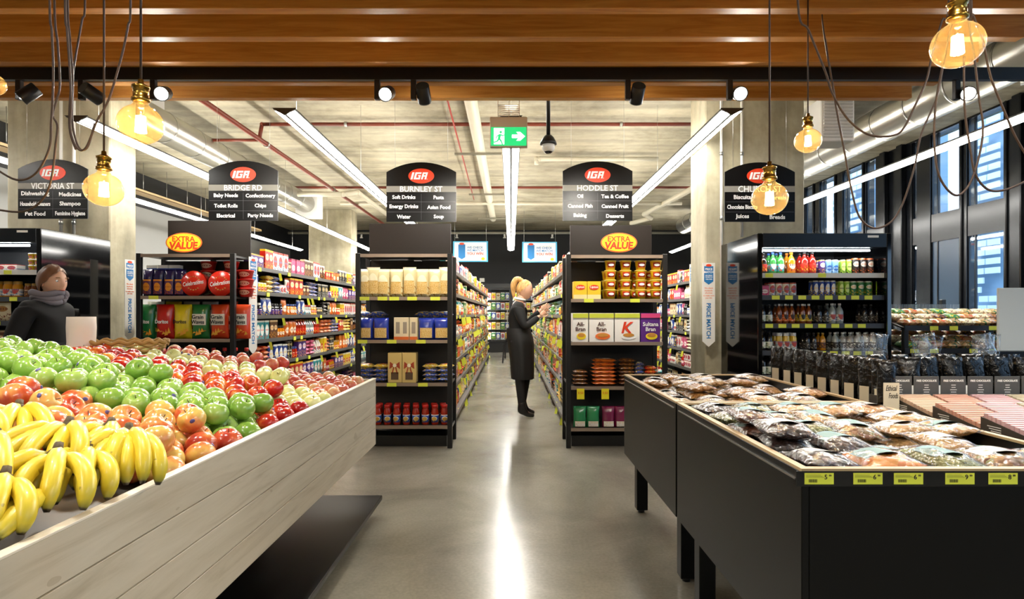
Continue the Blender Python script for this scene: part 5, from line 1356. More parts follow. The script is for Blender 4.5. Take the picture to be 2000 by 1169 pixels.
# ---------------- open drinks fridges ----------------
def fridge(xa, xb, y0, y1, top, label, shelves, tagn, open_px=None):
    o = thing('open_fridge', label, 'fridge', ((xa + xb) / 2, y0, 0)); hw = (xb - xa) / 2; L_ = y1 - y0
    MB().bbox(-hw, -hw + .045, 0, L_, 0, top, .006).build('side_panel', M_BLACKG, o)
    MB().bbox(hw - .045, hw, 0, L_, 0, top, .006).build('side_panel', M_BLACKG, o)
    MB().box(-hw + .045, hw - .045, L_ - .05, L_, 0, top).build('back_panel', mat('fridge_inner', '#1a1d22', .4), o)
    MB().bbox(-hw + .045, hw - .045, 0, L_ - .05, top - .13, top, .005).build('canopy', mat('canopy_blue_black', '#10161c', .25), o)
    MB().bbox(-hw + .045, hw - .045, 0, L_ - .05, .0, .3, .005).build('base', M_BLACK, o)
    MB().cyl((-hw + .06, .07, top - .15), (hw - .16, .07, top - .15), .008, 8).build('light_tube', M_COOLT, o)
    for i, z in enumerate(shelves):
        MB().box(-hw + .045, hw - .045, .05, L_ - .05, z - .02, z).box(-hw + .045, hw - .045, .04, .05, z - .04, z + .004, 1).build('shelf', [M_SHELFG, mat('rail_white', '#dcdcd8', .4) if i == 0 else mat('rail_grey', '#3c4048', .4)], o)
        for k in range(tagn[i]):
            x = -hw + .12 + (2 * hw - .25) * (k + .5 * (i % 2)) / max(1, tagn[i])
            MB().box(x - .035, x + .035, .036, .04, z - .036, z).build('price_ticket', M_YTAG, o)
    MB().box(hw - .22, hw - .12, -.001, 0, top - .04, top - .02).build('badge', M_WPRINT, o)
    return o
FY = 5.35; FS = [fz(p, 5.42) for p in (534, 577, 632, 685, 737)]
fridge(fx(1480, FY), fx(1742, FY), FY, 6.28, fz(455, FY), 'black open-front drinks fridge beside the right concrete column', FS, [2, 8, 8, 9, 4])
def drinks(z, items, where, y=5.46):
    for (px0, px1, kind, cc, w_, h_, liq, cap, nm) in items:
        x = fx(px0, y); xe = fx(px1, y)
        while x + w_ <= xe + .012:
            for r_ in range(2):
                me = product(kind, cc, w_, w_, h_, liq, cap)
                n0_, cat = {'bottle': ('drink_bottle', 'bottle'), 'can': ('drink_can', 'can'), 'jar': ('drink_jar', 'jar'), 'tub': ('lidded_tub', 'tub'), 'box': ('grocery_box', 'box'), 'packet': ('food_packet', 'packet')}[kind]
                put(me, n0_, cat, '%s, %s%s' % (nm, where, '' if r_ == 0 else ', back row'), (x + w_ / 2, y + .02 + r_ * (w_ + .02), z), 0, '%s, %s row' % (nm, ['front', 'back'][r_]))
            x += w_ + .004
MATS['lime_can'] = pack('lime_can', '#9fce3a', '#dff08a', '#2c2a1a', 1); MATS['dark_can'] = pack('dark_can', '#221c1a', '#cfc8b8', '#d8642a', 0)
MATS['sky_can'] = pack('sky_can', '#7fb2dc', '#2c5fa8', '#d7e8f2', 2); MATS['cream_lab'] = pack('cream_lab', '#d9e0c8', '#eef0e0', '#3d5a3a', 1)
MATS['orange_lab'] = pack('orange_lab', '#d9692c', '#3a1d14', '#f0c9a0', 1); MATS['yellow_lab'] = pack('yellow_lab', '#e0c02c', '#241a12', '#f0e0a0', 1)
for k in ('lime_can', 'dark_can', 'sky_can', 'cream_lab', 'orange_lab', 'yellow_lab'): PK[k] = MATS[k]
drinks(FS[0], [(1488, 1506, 'bottle', 'red', .07, .2, 'cola', 'black', 'cola bottle with a dark label'), (1507, 1541, 'bottle', 'teal', .068, .205, 'green', 'blue', 'green soft drink bottle with a blue cap'),
    (1543, 1568, 'bottle', 'orange', .074, .205, 'orange', 'orange', 'orange drink bottle'), (1569, 1602, 'bottle', 'red', .07, .205, 'red', 'black', 'red drink bottle with a black cap'),
    (1604, 1616, 'can', 'purple', .058, .135, None, None, 'purple tall can'), (1617, 1645, 'can', 'sky_can', .058, .135, None, None, 'sky blue tall can'),
    (1646, 1668, 'can', 'lime_can', .05, .135, None, None, 'lime green tall can'), (1669, 1722, 'can', 'dark_can', .066, .15, None, None, 'black can with an orange top'), (1723, 1737, 'can', 'lime_can', .05, .135, None, None, 'lime green can by the fridge edge')], 'top shelf of drinks fridge')
drinks(FS[1], [(1488, 1503, 'box', 'pink', .075, .1, None, None, 'plum coloured carton'), (1505, 1563, 'can', 'white', .062, .125, None, None, 'short pale can'), (1592, 1640, 'can', 'blue', .05, .145, None, None, 'slim silver and blue can'),
    (1642, 1662, 'can', 'lime_can', .05, .14, None, None, 'slim lime can'), (1664, 1715, 'can', 'green', .068, .14, None, None, 'green can with an orange band'), (1717, 1737, 'can', 'lime_can', .05, .145, None, None, 'lime can at the right end')], 'second shelf of the drinks fridge')
drinks(FS[2], [(1487, 1518, 'bottle', 'cream_lab', .06, .18, 'dark', 'black', 'dark bottle with a cream label'), (1520, 1565, 'bottle', 'orange_lab', .056, .185, 'amber', 'white', 'brown bottle with an orange label'), (1566, 1590, 'bottle', 'yellow_lab', .056, .185, 'amber', 'white', 'brown bottle with a yellow label'),
    (1598, 1622, 'bottle', 'black', .06, .17, 'dark', 'black', 'dark bottle without a bright label'), (1624, 1664, 'bottle', 'white', .066, .19, 'clear', 'white', 'clear water bottle'), (1688, 1736, 'bottle', 'black', .058, .18, 'dark', 'black', 'small dark bottle')], 'third shelf of the drinks fridge')
drinks(FS[3], [(1487, 1518, 'bottle', 'cream_lab', .06, .18, 'dark', 'black', 'dark bottle with a round cream label'), (1520, 1562, 'jar', 'white', .062, .165, 'yellow', 'white', 'juice bottle with a white label'), (1575, 1605, 'bottle', 'black', .058, .165, 'dark', 'black', 'black bottle'),
    (1606, 1626, 'bottle', 'brown', .056, .165, 'honey', 'gold', 'golden bottle'), (1630, 1738, 'bottle', 'black', .066, .17, 'clear', 'white', 'clear bottle with a grey label')], 'fourth shelf of drinks fridge')
drinks(FS[4], [(1487, 1532, 'bottle', 'cream_lab', .064, .21, 'dark', 'black', 'tall dark bottle with a cream label'), (1560, 1730, 'bottle', 'black', .066, .18, 'clear', 'white', 'clear bottle behind the pouches')], 'lowest shelf of drinks fridge')
# left fridge
fx0, fx1 = -5.75, fx(80, FY)
LS = [fz(p, 5.42) for p in (528, 580, 627, 683)]
fridge(fx0, fx1, FY, 6.28, fz(445, FY), 'black open-front dairy fridge before the left concrete column', LS, [6, 4, 4, 4])
def stock(z, px0, px1, kind, cc, w_, h_, nm, liq=None, cap='white', rows=1, y=5.44, st=1, name=None):
    x = fx(px0, y)
    while x + w_ < fx(px1, y) + .01:
        for r_ in range(rows):
            for s_ in range(st):
                n0_, cat = name or {'jar': ('glass_jar', 'jar'), 'tub': ('yoghurt_tub', 'tub'), 'box': ('dairy_carton', 'box'), 'packet': ('food_packet', 'packet'), 'flat': ('flat_packet', 'packet')}[kind]
                put(product(kind, cc, w_, w_ if kind != 'packet' else .05, h_, liq, cap), n0_, cat, nm + [', lowest layer', ', second layer', ', third layer'][s_] if st > 1 else nm, (x + w_ / 2, y + .02 + r_ * (w_ + .01), z + s_ * h_), 0, nm)
        x += w_ + .004
stock(LS[0], 48, 74, 'tub', 'yellow', .055, .055, 'small yellow tub stacked on the top shelf of the left fridge', st=3)
stock(LS[0], -80, 30, 'box', 'white', .1, .06, 'low pale carton on the top shelf of the left fridge')
stock(LS[1], -60, 38, 'jar', 'white', .085, .15, 'amber jar with a white label on the second shelf of the left fridge', 'honey', 'gold')
stock(LS[1], 40, 74, 'jar', 'brown', .06, .13, 'small jar with a gold lid on the second shelf of the left fridge', 'amber', 'gold')
stock(LS[2], -70, 28, 'packet', 'cream', .13, .19, 'cream bag with a printed mark on the third shelf of the left fridge')
stock(LS[2], 32, 74, 'flat', 'white', .12, .035, 'flat pale packet on the third shelf of the left fridge')
stock(LS[3], -70, 34, 'packet', 'brown', .12, .18, 'kraft bag on the fourth shelf of the left fridge')
# ---------------- far coolers and wall signs ----------------
CYB = 19.2
for i in range(8):
    x0 = -3.35 + i * .84
    o = thing('glass_door_cooler', 'tall black glass-door cooler against the back wall, bay %s from the left' % ['first', 'second', 'third', 'fourth', 'fifth', 'sixth', 'seventh', 'eighth'][i], 'cooler', (x0, CYB, 0), 0, 'coolers along the back wall')
    MB().box(0, .83, .04, .75, 0, .32).box(0, .83, .04, .75, 2.1, 2.25).box(0, .03, .04, .75, .32, 2.1).box(.80, .83, .04, .75, .32, 2.1).box(.03, .80, .70, .75, .32, 2.1).build('cabinet', M_BLACK, o)
    b = MB()
    for z in (.42, .75, 1.08, 1.4, 1.72): b.box(.03, .8, .1, .7, z - .02, z)
    b.build('shelf', M_SHELFG, o)
    d = MB().box(.02, .06, 0, .04, .33, 2.09).box(.77, .81, 0, .04, .33, 2.09).box(.06, .77, 0, .04, .33, .37).box(.06, .77, 0, .04, 2.05, 2.09).build('door', M_BLACK, o)
    MB().box(.06, .77, .018, .022, .37, 2.05).build('door_glass', M_CGLASS, d)
    MB().box(.70, .72, -.03, -.01, .9, 1.4).build('door_handle', M_SILVER, d)
    MB().cyl((.05, .09, .4), (.05, .09, 2.05), .012, 6).build('light_tube', M_COOLT, o)
    for z in (.42, .75, 1.08, 1.4, 1.72):
        for k in range(5): put(product('box', ['white', 'yellow', 'cream', 'green', 'blue'][(k + i + int(z * 10)) % 5], .13, .1, .24), 'frozen_food_box', 'box', 'pale food carton in bay %s of the back wall coolers' % ['one', 'two', 'three', 'four', 'five', 'six', 'seven', 'eight'][i], (x0 + .11 + k * .15, CYB + .15, z), 0, 'cartons in back cooler bay %d' % (i + 1))
for i, (px0, px1, py0, py1) in enumerate(((885, 953, 471, 511), (1020, 1088, 472, 512))):
    D = 16.2; x = fx((px0 + px1) / 2, D); w_ = (px1 - px0) * D / F; z0 = fz(py1, D); h_ = fz(py0, D) - z0
    o = thing('hanging_poster', 'hanging poster reading WE CHECK WE MATCH YOU WIN, %s of two at the back' % ['left', 'right'][i], 'sign', (x, D, z0), 0, 'price posters at the back')
    MB().box(-w_ / 2, w_ / 2, -.004, .004, 0, h_).build('blue_border', mat('sky_blue', '#4aa8cf', .5), o)
    MB().box(-w_ / 2 + .04, w_ / 2 - .04, -.007, -.004, .03, h_ - .03).build('white_panel', M_WPRINT, o)
    MB().prism([(-w_ * .25, h_ * .12), (-w_ * .15, h_ * .22), (-w_ * .15, h_ * .85), (-w_ * .35, h_ * .85), (-w_ * .35, h_ * .22)], -.01, -.007).build('blue_shield', M_BPRINT, o)
    b = MB(); ellipse(b, .07, .03, -.013, -.01, -w_ * .25, h_ * .88); b.build('red_oval', M_RED, o)
    b = MB(); b.text('WE CHECK', .085, face(w_ * .13, -.0075, h_ * .70), 0, .02); b.text('WE MATCH', .085, face(w_ * .13, -.0075, h_ * .56), 0, .02); b.build('lettering', M_BPRINT, o)
    b = MB(); b.text('YOU WIN', .1, face(w_ * .13, -.0075, h_ * .4), 0, .03); b.build('large_lettering', M_RED, o)
    b = MB(); ellipse(b, .05, .04, -.009, -.007, w_ * .36, h_ * .15); b.build('yellow_spot', M_YPRINT, o)
    for s in (-1, 1): MB().cyl((s * w_ * .45, 0, h_), (s * w_ * .45, 0, CE - z0), .003, 4).build('suspension_wire', M_SILVER, o)
o = MB().bbox(-1.02, -.86, 19.1, 19.19, 2.3, 2.42, .01).build('wall_speaker', M_WHITE); tag(o, 'small white box on top of the back coolers', 'box')
# ---------------- bakery rack by the windows ----------------
o = thing('bakery_rack', 'black sloping bakery rack of wrapped loaves by the windows', 'shelving', (fx(1740, 5.9), 5.7, 0))
RW = 1.75
for (x, y, h_) in ((0, .0, 1.14), (.82, 0, 1.14), (RW - .04, 0, 1.14), (0, .62, 1.42), (.82, .62, 1.42), (RW - .04, .62, 1.42)):
    MB().bbox(x, x + .045, y, y + .045, 0, h_, .003).build('post', M_BLACK, o)
RL = [1.24, 1.02, .80, .60]
for z in RL:
    b = MB()
    b.add([(0, .0, z - .11), (RW, .0, z - .11), (RW, .64, z + .05), (0, .64, z + .05), (0, .0, z - .125), (RW, .0, z - .125), (RW, .64, z + .035), (0, .64, z + .035)], [(0, 1, 2, 3), (7, 6, 5, 4), (0, 4, 5, 1), (1, 5, 6, 2), (2, 6, 7, 3), (3, 7, 4, 0)])
    b.box(0, RW, -.012, 0, z - .135, z - .085, 1); b.build('shelf', [M_BLACK, mat('rail_dark', '#23252a', .4)], o)
    for k in range(9):
        if (k + int(z * 10)) % 3: MB().box(.05 + k * .19, .13 + k * .19, -.015, -.012, z - .13, z - .09).build('price_ticket', M_YTAG, o)
b = MB()
for k in range(60): b.box(.1 + k * .015, .104 + k * .015, .60, .606, 1.29, 1.37)
b.build('wire_back', M_SILVER, o)
rk = random.Random(4); ox, oy = o.location.x, o.location.y
BC = ['orange', 'cream', 'brown', 'green', 'white', 'pink', 'yellow', 'teal']
MATS['bread_bag'] = pack('bread_bag', '#c9a472', '#e9dcc2', '#2d6b4a', 0, .2); PK['bread_bag'] = MATS['bread_bag']
MATS['bread_bag2'] = pack('bread_bag2', '#b98a5c', '#e8b43c', '#c9472c', 2, .2); PK['bread_bag2'] = MATS['bread_bag2']
for li, z in enumerate(RL):
    for r_ in range(3):
        for k in range(12):
            cc = rk.choice(['bread_bag', 'bread_bag2', 'cream', 'green', 'brown', 'bread_bag'] if li < 2 else ['brown', 'black', 'bread_bag', 'blue', 'orange'])
            y = .02 + r_ * .2
            put(product('flat', cc, .14, .2, .085), 'bread_packet', 'bread', 'wrapped bread packet on the %s tier of the bakery rack, %s row' % (['top', 'second', 'third', 'lowest'][li], ['front', 'middle', 'back'][r_]), (ox + .1 + k * .142, oy + y, z - .108 + y * .25), rk.uniform(-.15, .15), 'bread on the %s tier, %s row' % (['top', 'second', 'third', 'lowest'][li], ['front', 'middle', 'back'][r_]))
# sloping side rack facing left at the far right
o = thing('bakery_rack', 'black sloped side rack of bread at the far right before the windows', 'shelving', (4.55, 4.5, 0))
for (x, y, h_) in ((0, .0, 1.12), (0, .95, 1.12), (.62, 0, 1.42), (.62, .95, 1.42)): MB().bbox(x, x + .045, y, y + .045, 0, h_, .003).build('post', M_BLACK, o)
for z in (1.25, .98, .72):
    MB().add([(0, 0, z - .13), (.66, 0, z + .1), (.66, 1.0, z + .1), (0, 1.0, z - .13), (0, 0, z - .15), (.66, 0, z + .08), (.66, 1.0, z + .08), (0, 1.0, z - .15)], [(0, 1, 2, 3), (7, 6, 5, 4), (0, 4, 5, 1), (1, 5, 6, 2), (2, 6, 7, 3), (3, 7, 4, 0)]).build('shelf', M_BLACK, o)
    for r_ in range(3):
        for k in range(5):
            x = .08 + r_ * .2
            put(product('flat', rk.choice(['brown', 'bread_bag', 'cream', 'pink']), .17, .19, .08), 'bread_packet', 'bread', 'wrapped loaf on the %s tier of the far right side rack' % {1.25: 'top', .98: 'middle', .72: 'lowest'}[z], (4.55 + x + .08, 4.52 + k * .19, z - .13 + (x + .02) * .35 + .01), PI / 2 + rk.uniform(-.1, .1), 'loaves on the %s tier of the side rack' % {1.25: 'top', .98: 'middle', .72: 'lowest'}[z])

# ---------------- people ----------------
def skin(name, joints, edges, m, parent, sub=2, root=None):
    me = bpy.data.meshes.new(name); ks = list(joints)
    me.from_pydata([joints[k][0] for k in ks], [(ks.index(a), ks.index(b)) for a, b in edges], [])
    o = bpy.data.objects.new(name, me); C.objects.link(o)
    md = o.modifiers.new('skin', 'SKIN'); md.use_smooth_shade = True
    bm = bmesh.new(); bm.from_mesh(me); lay = bm.verts.layers.skin.verify(); bm.verts.ensure_lookup_table()
    for i, k in enumerate(ks):
        r = joints[k][1]; bm.verts[i][lay].radius = r if isinstance(r, tuple) else (r, r)
        bm.verts[i][lay].use_root = (k == (root or ks[0]))
    bm.to_mesh(me); bm.free()
    s_ = o.modifiers.new('sub', 'SUBSURF'); s_.levels = sub; s_.render_levels = sub
    dg = bpy.context.evaluated_depsgraph_get(); dg.update()
    ev = bpy.data.meshes.new_from_object(o.evaluated_get(dg)); ev.materials.clear(); ev.materials.append(m)
    bpy.data.objects.remove(o)
    o = bpy.data.objects.new(name, ev); C.objects.link(o); o.parent = parent
    for p in ev.polygons: p.use_smooth = True
    return o
M_SKIN = mat('skin', '#d3a488', .5); M_SKIN.node_tree.nodes['Principled BSDF'].inputs['Subsurface Weight'].default_value = .08
M_HAIR = mat('blonde_hair', '#b48a4c', .45); n = NT(M_HAIR); q = n.noise(n.coords('Object', (60, 60, 8)), 1.5, 4); n.l(n.ramp(q, [(.3, '#8f6230'), (.6, '#c79c5c'), (.8, '#dcb878')]), n.b.inputs['Base Color'])
M_KNIT = mat('black_clothing', '#101012', .85); M_APR = mat('black_apron', '#0b0b0c', .7); M_LEG = mat('black_leggings', '#0c0c0e', .8)
def head_geo(b, s=1.0, M=None):
    """face looks along -y; centre of the skull at the origin, height .23"""
    n_, k_ = 32, 26; o_ = len(b.v)
    for i in range(k_ + 1):
        t = PI * i / k_
        for j in range(n_):
            a = 2 * PI * j / n_; x = math.sin(t) * math.sin(a); y = -math.sin(t) * math.cos(a); z = -math.cos(t)
            X, Y, Z = x * .074, y * .094, z * .116
            if y < 0: Y *= max(math.sin(t), 1e-3) ** -.42
            if z < 0:
                X *= 1 - .32 * (-z) ** 1.3; Y = Y * (1 - .18 * (-z)) - .012 * (-z) if y < 0 else Y * (1 - .42 * (-z))
            if y < 0:
                f = max(0, 1 - (X / .05) ** 2)
                nose = math.exp(-(X / .011) ** 2) * math.exp(-((Z + .022) / .020) ** 2) * .017 + math.exp(-(X / .008) ** 2) * math.exp(-((Z - .004) / .022) ** 2) * .009
                eye = -.007 * math.exp(-((abs(X) - .031) / .014) ** 2) * math.exp(-((Z - .008) / .012) ** 2)
                lips = .006 * math.exp(-(X / .02) ** 2) * math.exp(-((Z + .058) / .010) ** 2)
                chin = .010 * math.exp(-(X / .022) ** 2) * math.exp(-((Z + .098) / .016) ** 2)
                brow = .004 * math.exp(-((abs(X) - .028) / .02) ** 2) * math.exp(-((Z - .028) / .009) ** 2)
                ck = .004 * math.exp(-((abs(X) - .042) / .016) ** 2) * math.exp(-((Z + .02) / .018) ** 2)
                Y -= (nose + lips + chin + brow + ck + eye) * (1 if y < -.1 else 0) + 0
            p = Vector((X, Y, Z)) * s; b.v.append(M @ p if M else p); b.uv.append((0, 0))
    for i in range(k_):
        for j in range(n_):
            j2 = (j + 1) % n_; b.f.append([o_ + i * n_ + j, o_ + i * n_ + j2, o_ + (i + 1) * n_ + j2, o_ + (i + 1) * n_ + j]); b.m.append(0); b.sm.append(True)
    for s_ in (-1, 1):
        Mx = (M or Matrix()) @ Matrix.Translation((s_ * .073 * s, .008 * s, -.006 * s)) @ Matrix.Rotation(s_ * .3, 4, 'Z')
        b.lathe([(.0001, -.03 * s), (.008 * s, -.022 * s), (.013 * s, 0), (.015 * s, .014 * s), (.008 * s, .026 * s), (.0001, .03 * s)], 10, 0, Mx @ Matrix.Diagonal((.45, 1, 1, 1)))
def face_parts(o, M, s=1.0):
    b = MB()
    for x in (-.031, .031): b.ball(M @ Vector((x, -.0735, .008)) , .0110, n=10, k=8)
    b.build('eye', M_WPRINT, o)
    b = MB()
    for x in (-.031, .031): b.ball(M @ Vector((x, -.0825, .0075)), .0040, n=8, k=6)
    b.build('iris', mat('iris', '#3a2a1c', .3), o)
    b = MB()
    for x in (-.031, .031): b.tube([M @ Vector((x + dx, -.0925 + abs(dx) * .25, .03 + .003 * (1 - (dx / .017) ** 2))) for dx in (-.017, -.008, 0, .008, .017)], .0025, 5)
    b.build('eyebrow', mat('brow', '#6b4a28', .7), o)
    b = MB(); b.tube([M @ Vector((dx, -.0935 + abs(dx) * .3, -.058 - .002 * math.cos(dx * 80))) for dx in (-.022, -.012, 0, .012, .022)], lambda t: .0045 * (1 - (2 * t - 1) ** 2 * .7), 6); b.build('lips', mat('lips', '#b0584c', .45), o)
def hand(b_list, wrist, dirv, palmn, s, m, parent, curl=.35, side=1):
    """palm and five separate fingers; dirv: finger direction, palmn: palm normal"""
    d = Vector(dirv).normalized(); nn = Vector(palmn).normalized(); u = d.cross(nn).normalized() * side; nn = u.cross(d).normalized() * side
    W = Vector(wrist)
    J = {'w': (W, (.022 * s, .017 * s)), 'p1': (W + d * .045 * s, (.036 * s, .013 * s)), 'p2': (W + d * .08 * s, (.036 * s, .011 * s))}
    b = MB()
    P = lambda a, c, e: W + d * a * s + u * c * s + nn * e * s
    # palm as a flattened loft
    sec = [(0, .024, .017), (.02, .032, .016), (.05, .040, .015), (.08, .041, .012), (.092, .038, .009)]; o_ = len(b.v); n_ = 14
    for (a, wx, th) in sec:
        for j in range(n_): q = 2 * PI * j / n_; b.v.append(P(a, wx * math.cos(q), th * math.sin(q))); b.uv.append((0, 0))
    for i in range(len(sec) - 1):
        for j in range(n_): b.f.append([o_ + i * n_ + j, o_ + i * n_ + (j + 1) % n_, o_ + (i + 1) * n_ + (j + 1) % n_, o_ + (i + 1) * n_ + j]); b.m.append(0); b.sm.append(True)
    b.f.append([o_ + j for j in range(n_)][::-1]); b.m.append(0); b.sm.append(True); b.f.append([o_ + (len(sec) - 1) * n_ + j for j in range(n_)]); b.m.append(0); b.sm.append(True)
    for k, (c, ln) in enumerate(((-.030, .068), (-.010, .078), (.010, .073), (.029, .058))):
        pts = [P(.078, c, 0)]; ang = 0; pos = Vector((.085, c * 1.05, 0)); pts.append(P(*pos))
        for q_ in range(3):
            ang += curl * (1 + .25 * k); l = ln * (.42, .32, .26)[q_]
            pos = pos + Vector((math.cos(ang) * l, c * .06, -math.sin(ang) * l)); pts.append(P(*pos))
        b.tube(smooth_path(pts, 3), lambda t: .0088 * s * (1 - .3 * t) * (1 if t < .93 else .65), 8)
    pts = [P(.02, -.026, -.003), P(.045, -.048, -.012), P(.07, -.055, -.024), P(.09, -.05, -.034)]
    b.tube(smooth_path(pts, 3), lambda t: .0115 * s * (1 - .3 * t) * (1 if t < .93 else .65), 8)
    return b
def slim(J):
    keep = ('neckb', 'neck', 'skull', 'sk', 'wrn', 'wrf', 'wn', 'wf')
    return {k: (p, r if k in keep else (tuple(x * .80 for x in r) if isinstance(r, tuple) else r * .80)) for k, (p, r) in J.items()}
# the woman in black reaching to the shelf (faces +x)
wx, wy = fx(1019, 7.25), 7.25
o = thing('person', 'woman in black with a long apron and blonde ponytail, both hands raised to the shelf', 'person', (wx, wy, 0))
J = {'pelvis': ((-.02, 0, .93), (.135, .105)), 'waist': ((-.045, 0, 1.06), (.118, .09)), 'chest': ((-.065, 0, 1.22), (.148, .105)), 'upch': ((-.06, 0, 1.33), (.15, .085)), 'neckb': ((-.035, 0, 1.405), (.058, .056)), 'neck': ((-.012, 0, 1.455), .046), 'skull': ((.0, 0, 1.50), .045),
     'hipn': ((0, -.085, .86), .088), 'kneen': ((-.03, -.085, .48), .056), 'ankn': ((.0, -.09, .10), .036), 'toen': ((.11, -.10, .035), (.03, .03)),
     'hipf': ((0, .085, .86), .088), 'kneef': ((.055, .085, .49), .056), 'ankf': ((.01, .095, .12), .036), 'toef': ((.11, .10, .05), (.03, .03)),
     'shn': ((-.04, -.165, 1.335), .056), 'eln': ((.03, -.20, 1.10), .042), 'wrn': ((.225, -.13, 1.245), .025),
     'shf': ((-.04, .165, 1.335), .056), 'elf': ((.06, .17, 1.13), .042), 'wrf': ((.25, .09, 1.32), .025)}
E = [('pelvis', 'waist'), ('waist', 'chest'), ('chest', 'upch'), ('upch', 'neckb'), ('neckb', 'neck'), ('neck', 'skull'), ('pelvis', 'hipn'), ('hipn', 'kneen'), ('kneen', 'ankn'), ('ankn', 'toen'),
     ('pelvis', 'hipf'), ('hipf', 'kneef'), ('kneef', 'ankf'), ('ankf', 'toef'), ('upch', 'shn'), ('shn', 'eln'), ('eln', 'wrn'), ('upch', 'shf'), ('shf', 'elf'), ('elf', 'wrf')]
body = skin('body', slim(J), E, M_SKIN, o)
HM = Matrix.Translation((.035, 0, 1.565)) @ Matrix.Rotation(PI / 2, 4, 'Z') @ Matrix.Rotation(.12, 4, 'X') @ Matrix.Scale(.98, 4)
# one continuous body: head and hands merged into the body mesh
def merge(o_, b):
    bm = bmesh.new(); bm.from_mesh(o_.data); me2 = b.mesh('t', M_SKIN); bm.from_mesh(me2); bm.to_mesh(o_.data); bm.free()
    for p in o_.data.polygons: p.use_smooth = True
    bpy.data.meshes.remove(me2)
b = MB(); head_geo(b, 1, HM); merge(body, b)
merge(body, hand(None, (.225, -.13, 1.245), (.75, .25, .55), (.3, .6, .2), .86, M_SKIN, o, .3, 1))
merge(body, hand(None, (.25, .09, 1.32), (.75, -.1, .5), (.3, -.6, .2), .86, M_SKIN, o, .3, -1))
face_parts(o, HM)
def grow(js, d, extra=None):
    r = {}
    for k in js:
        p, q = J[k]; r[k] = (p, tuple(x + d for x in q) if isinstance(q, tuple) else q + d)
    if extra: r.update(extra)
    return r
top = grow(['pelvis', 'waist', 'chest', 'upch', 'neckb', 'shn', 'eln', 'shf', 'elf'], .019, {'wrn2': ((.205, -.138, 1.23), .036), 'wrf2': ((.232, .097, 1.305), .036), 'neckb': ((-.035, 0, 1.415), (.076, .072)), 'waist2': ((-.035, 0, .985), (.125, .11))})
top.pop('pelvis')
skin('top', top, [('waist2', 'waist'), ('waist', 'chest'), ('chest', 'upch'), ('upch', 'neckb'), ('upch', 'shn'), ('shn', 'eln'), ('eln', 'wrn2'), ('upch', 'shf'), ('shf', 'elf'), ('elf', 'wrf2')], M_KNIT, o)
leg = grow(['pelvis', 'hipn', 'kneen', 'hipf', 'kneef'], .009, {'an2': ((.0, -.09, .13), .045), 'af2': ((.01, .095, .15), .045)})
leg['pelvis'] = ((-.02, 0, .88), .085)
skin('leggings', leg, [('pelvis', 'hipn'), ('hipn', 'kneen'), ('kneen', 'an2'), ('pelvis', 'hipf'), ('hipf', 'kneef'), ('kneef', 'af2')], M_LEG, o)
for (a, y, lift) in (((0.0), -.09, 0), ((.01), .095, .02)):
    skin('ankle_boot', {'a': ((a, y, .22 + lift), .052), 'b': ((a, y, .10 + lift), .05), 'c': ((a - .02, y, .045 + lift), (.042, .045)), 'd': ((a + .07, y, .045 + lift * .6), (.042, .036)), 'e': ((a + .155, y, .033), (.036, .024))},
         [('a', 'b'), ('b', 'c'), ('b', 'd'), ('d', 'e')], mat('black_boot', '#0a0a0a', .4), o)
# apron / skirt as a loft from the waist to below the knee
b = MB(); n_ = 28; rows = [(1.09, .140, .140, -.042), (1.04, .155, .156, -.036), (.97, .162, .172, -.022), (.88, .160, .178, -.008), (.70, .146, .17, .005), (.52, .142, .168, .01), (.47, .14, .166, .01)]
o_ = 0
for (z, rx, ry, cx) in rows:
    for j in range(n_):
        a = 2 * PI * j / n_; f = 1 + (.05 * math.sin(a * 7) if z < .9 else .012 * math.sin(a * 7))
        b.v.append(Vector((cx + rx * math.cos(a) * f, ry * math.sin(a) * f, z))); b.uv.append((0, 0))
for i in range(len(rows) - 1):
    for j in range(n_): b.f.append([i * n_ + j, (i + 1) * n_ + j, (i + 1) * n_ + (j + 1) % n_, i * n_ + (j + 1) % n_]); b.m.append(0); b.sm.append(True)
b.build('apron', M_APR, o)
b = MB(); b.tube(smooth_path([(-.165, -.02, 1.0), (-.20, -.02, .9), (-.205, -.03, .72)]), .009, 5); b.tube(smooth_path([(-.165, -.01, 1.0), (-.215, 0, .88), (-.235, -.01, .66)]), .009, 5); b.build('apron_ties', M_APR, o)
MB().tube([(-.024 + .064 * math.cos(a), .062 * math.sin(a), 1.447 + .012 * math.cos(a) * -1) for a in [2 * PI * j / 20 for j in range(21)]], .014, 6).build('white_collar', M_WPRINT, o)
b = MB()
n2, k2 = 26, 16; o_ = len(b.v)
for i in range(k2 + 1):   # scalp shell, cut away over the face
    t = PI * .72 * i / k2
    for j in range(n2):
        a = 2 * PI * j / n2; fr_ = max(0, -(-math.cos(a)) * -1)
        tt = (i / k2) * PI * (.27 + .47 * ((1 - math.cos(a)) / 2) ** 1.2)
        x = math.sin(tt) * math.sin(a); y = -math.sin(tt) * math.cos(a); z = math.cos(tt)
        p = Vector((x * .083, y * .103 + .004, z * .124 + .002)); 
        if z < 0: p.x *= 1 - .2 * (-z); 
        p *= 1 + .015 * math.sin(a * 11 + z * 3); b.v.append(HM @ p); b.uv.append((0, 0))
for i in range(k2):
    for j in range(n2): b.f.append([o_ + i * n2 + j, o_ + (i + 1) * n2 + j, o_ + (i + 1) * n2 + (j + 1) % n2, o_ + i * n2 + (j + 1) % n2]); b.m.append(0); b.sm.append(True)
b.ball(HM @ Vector((0, .06, .11)), .034, .034, .03)
b.tube([HM @ Vector(p) for p in smooth_path([(0, .06, .12), (0, .12, .11), (0, .145, .04), (0, .135, -.05), (0, .12, -.12)])], lambda t: .034 * math.sin(PI * (.28 + .66 * t)) + .004, 12)
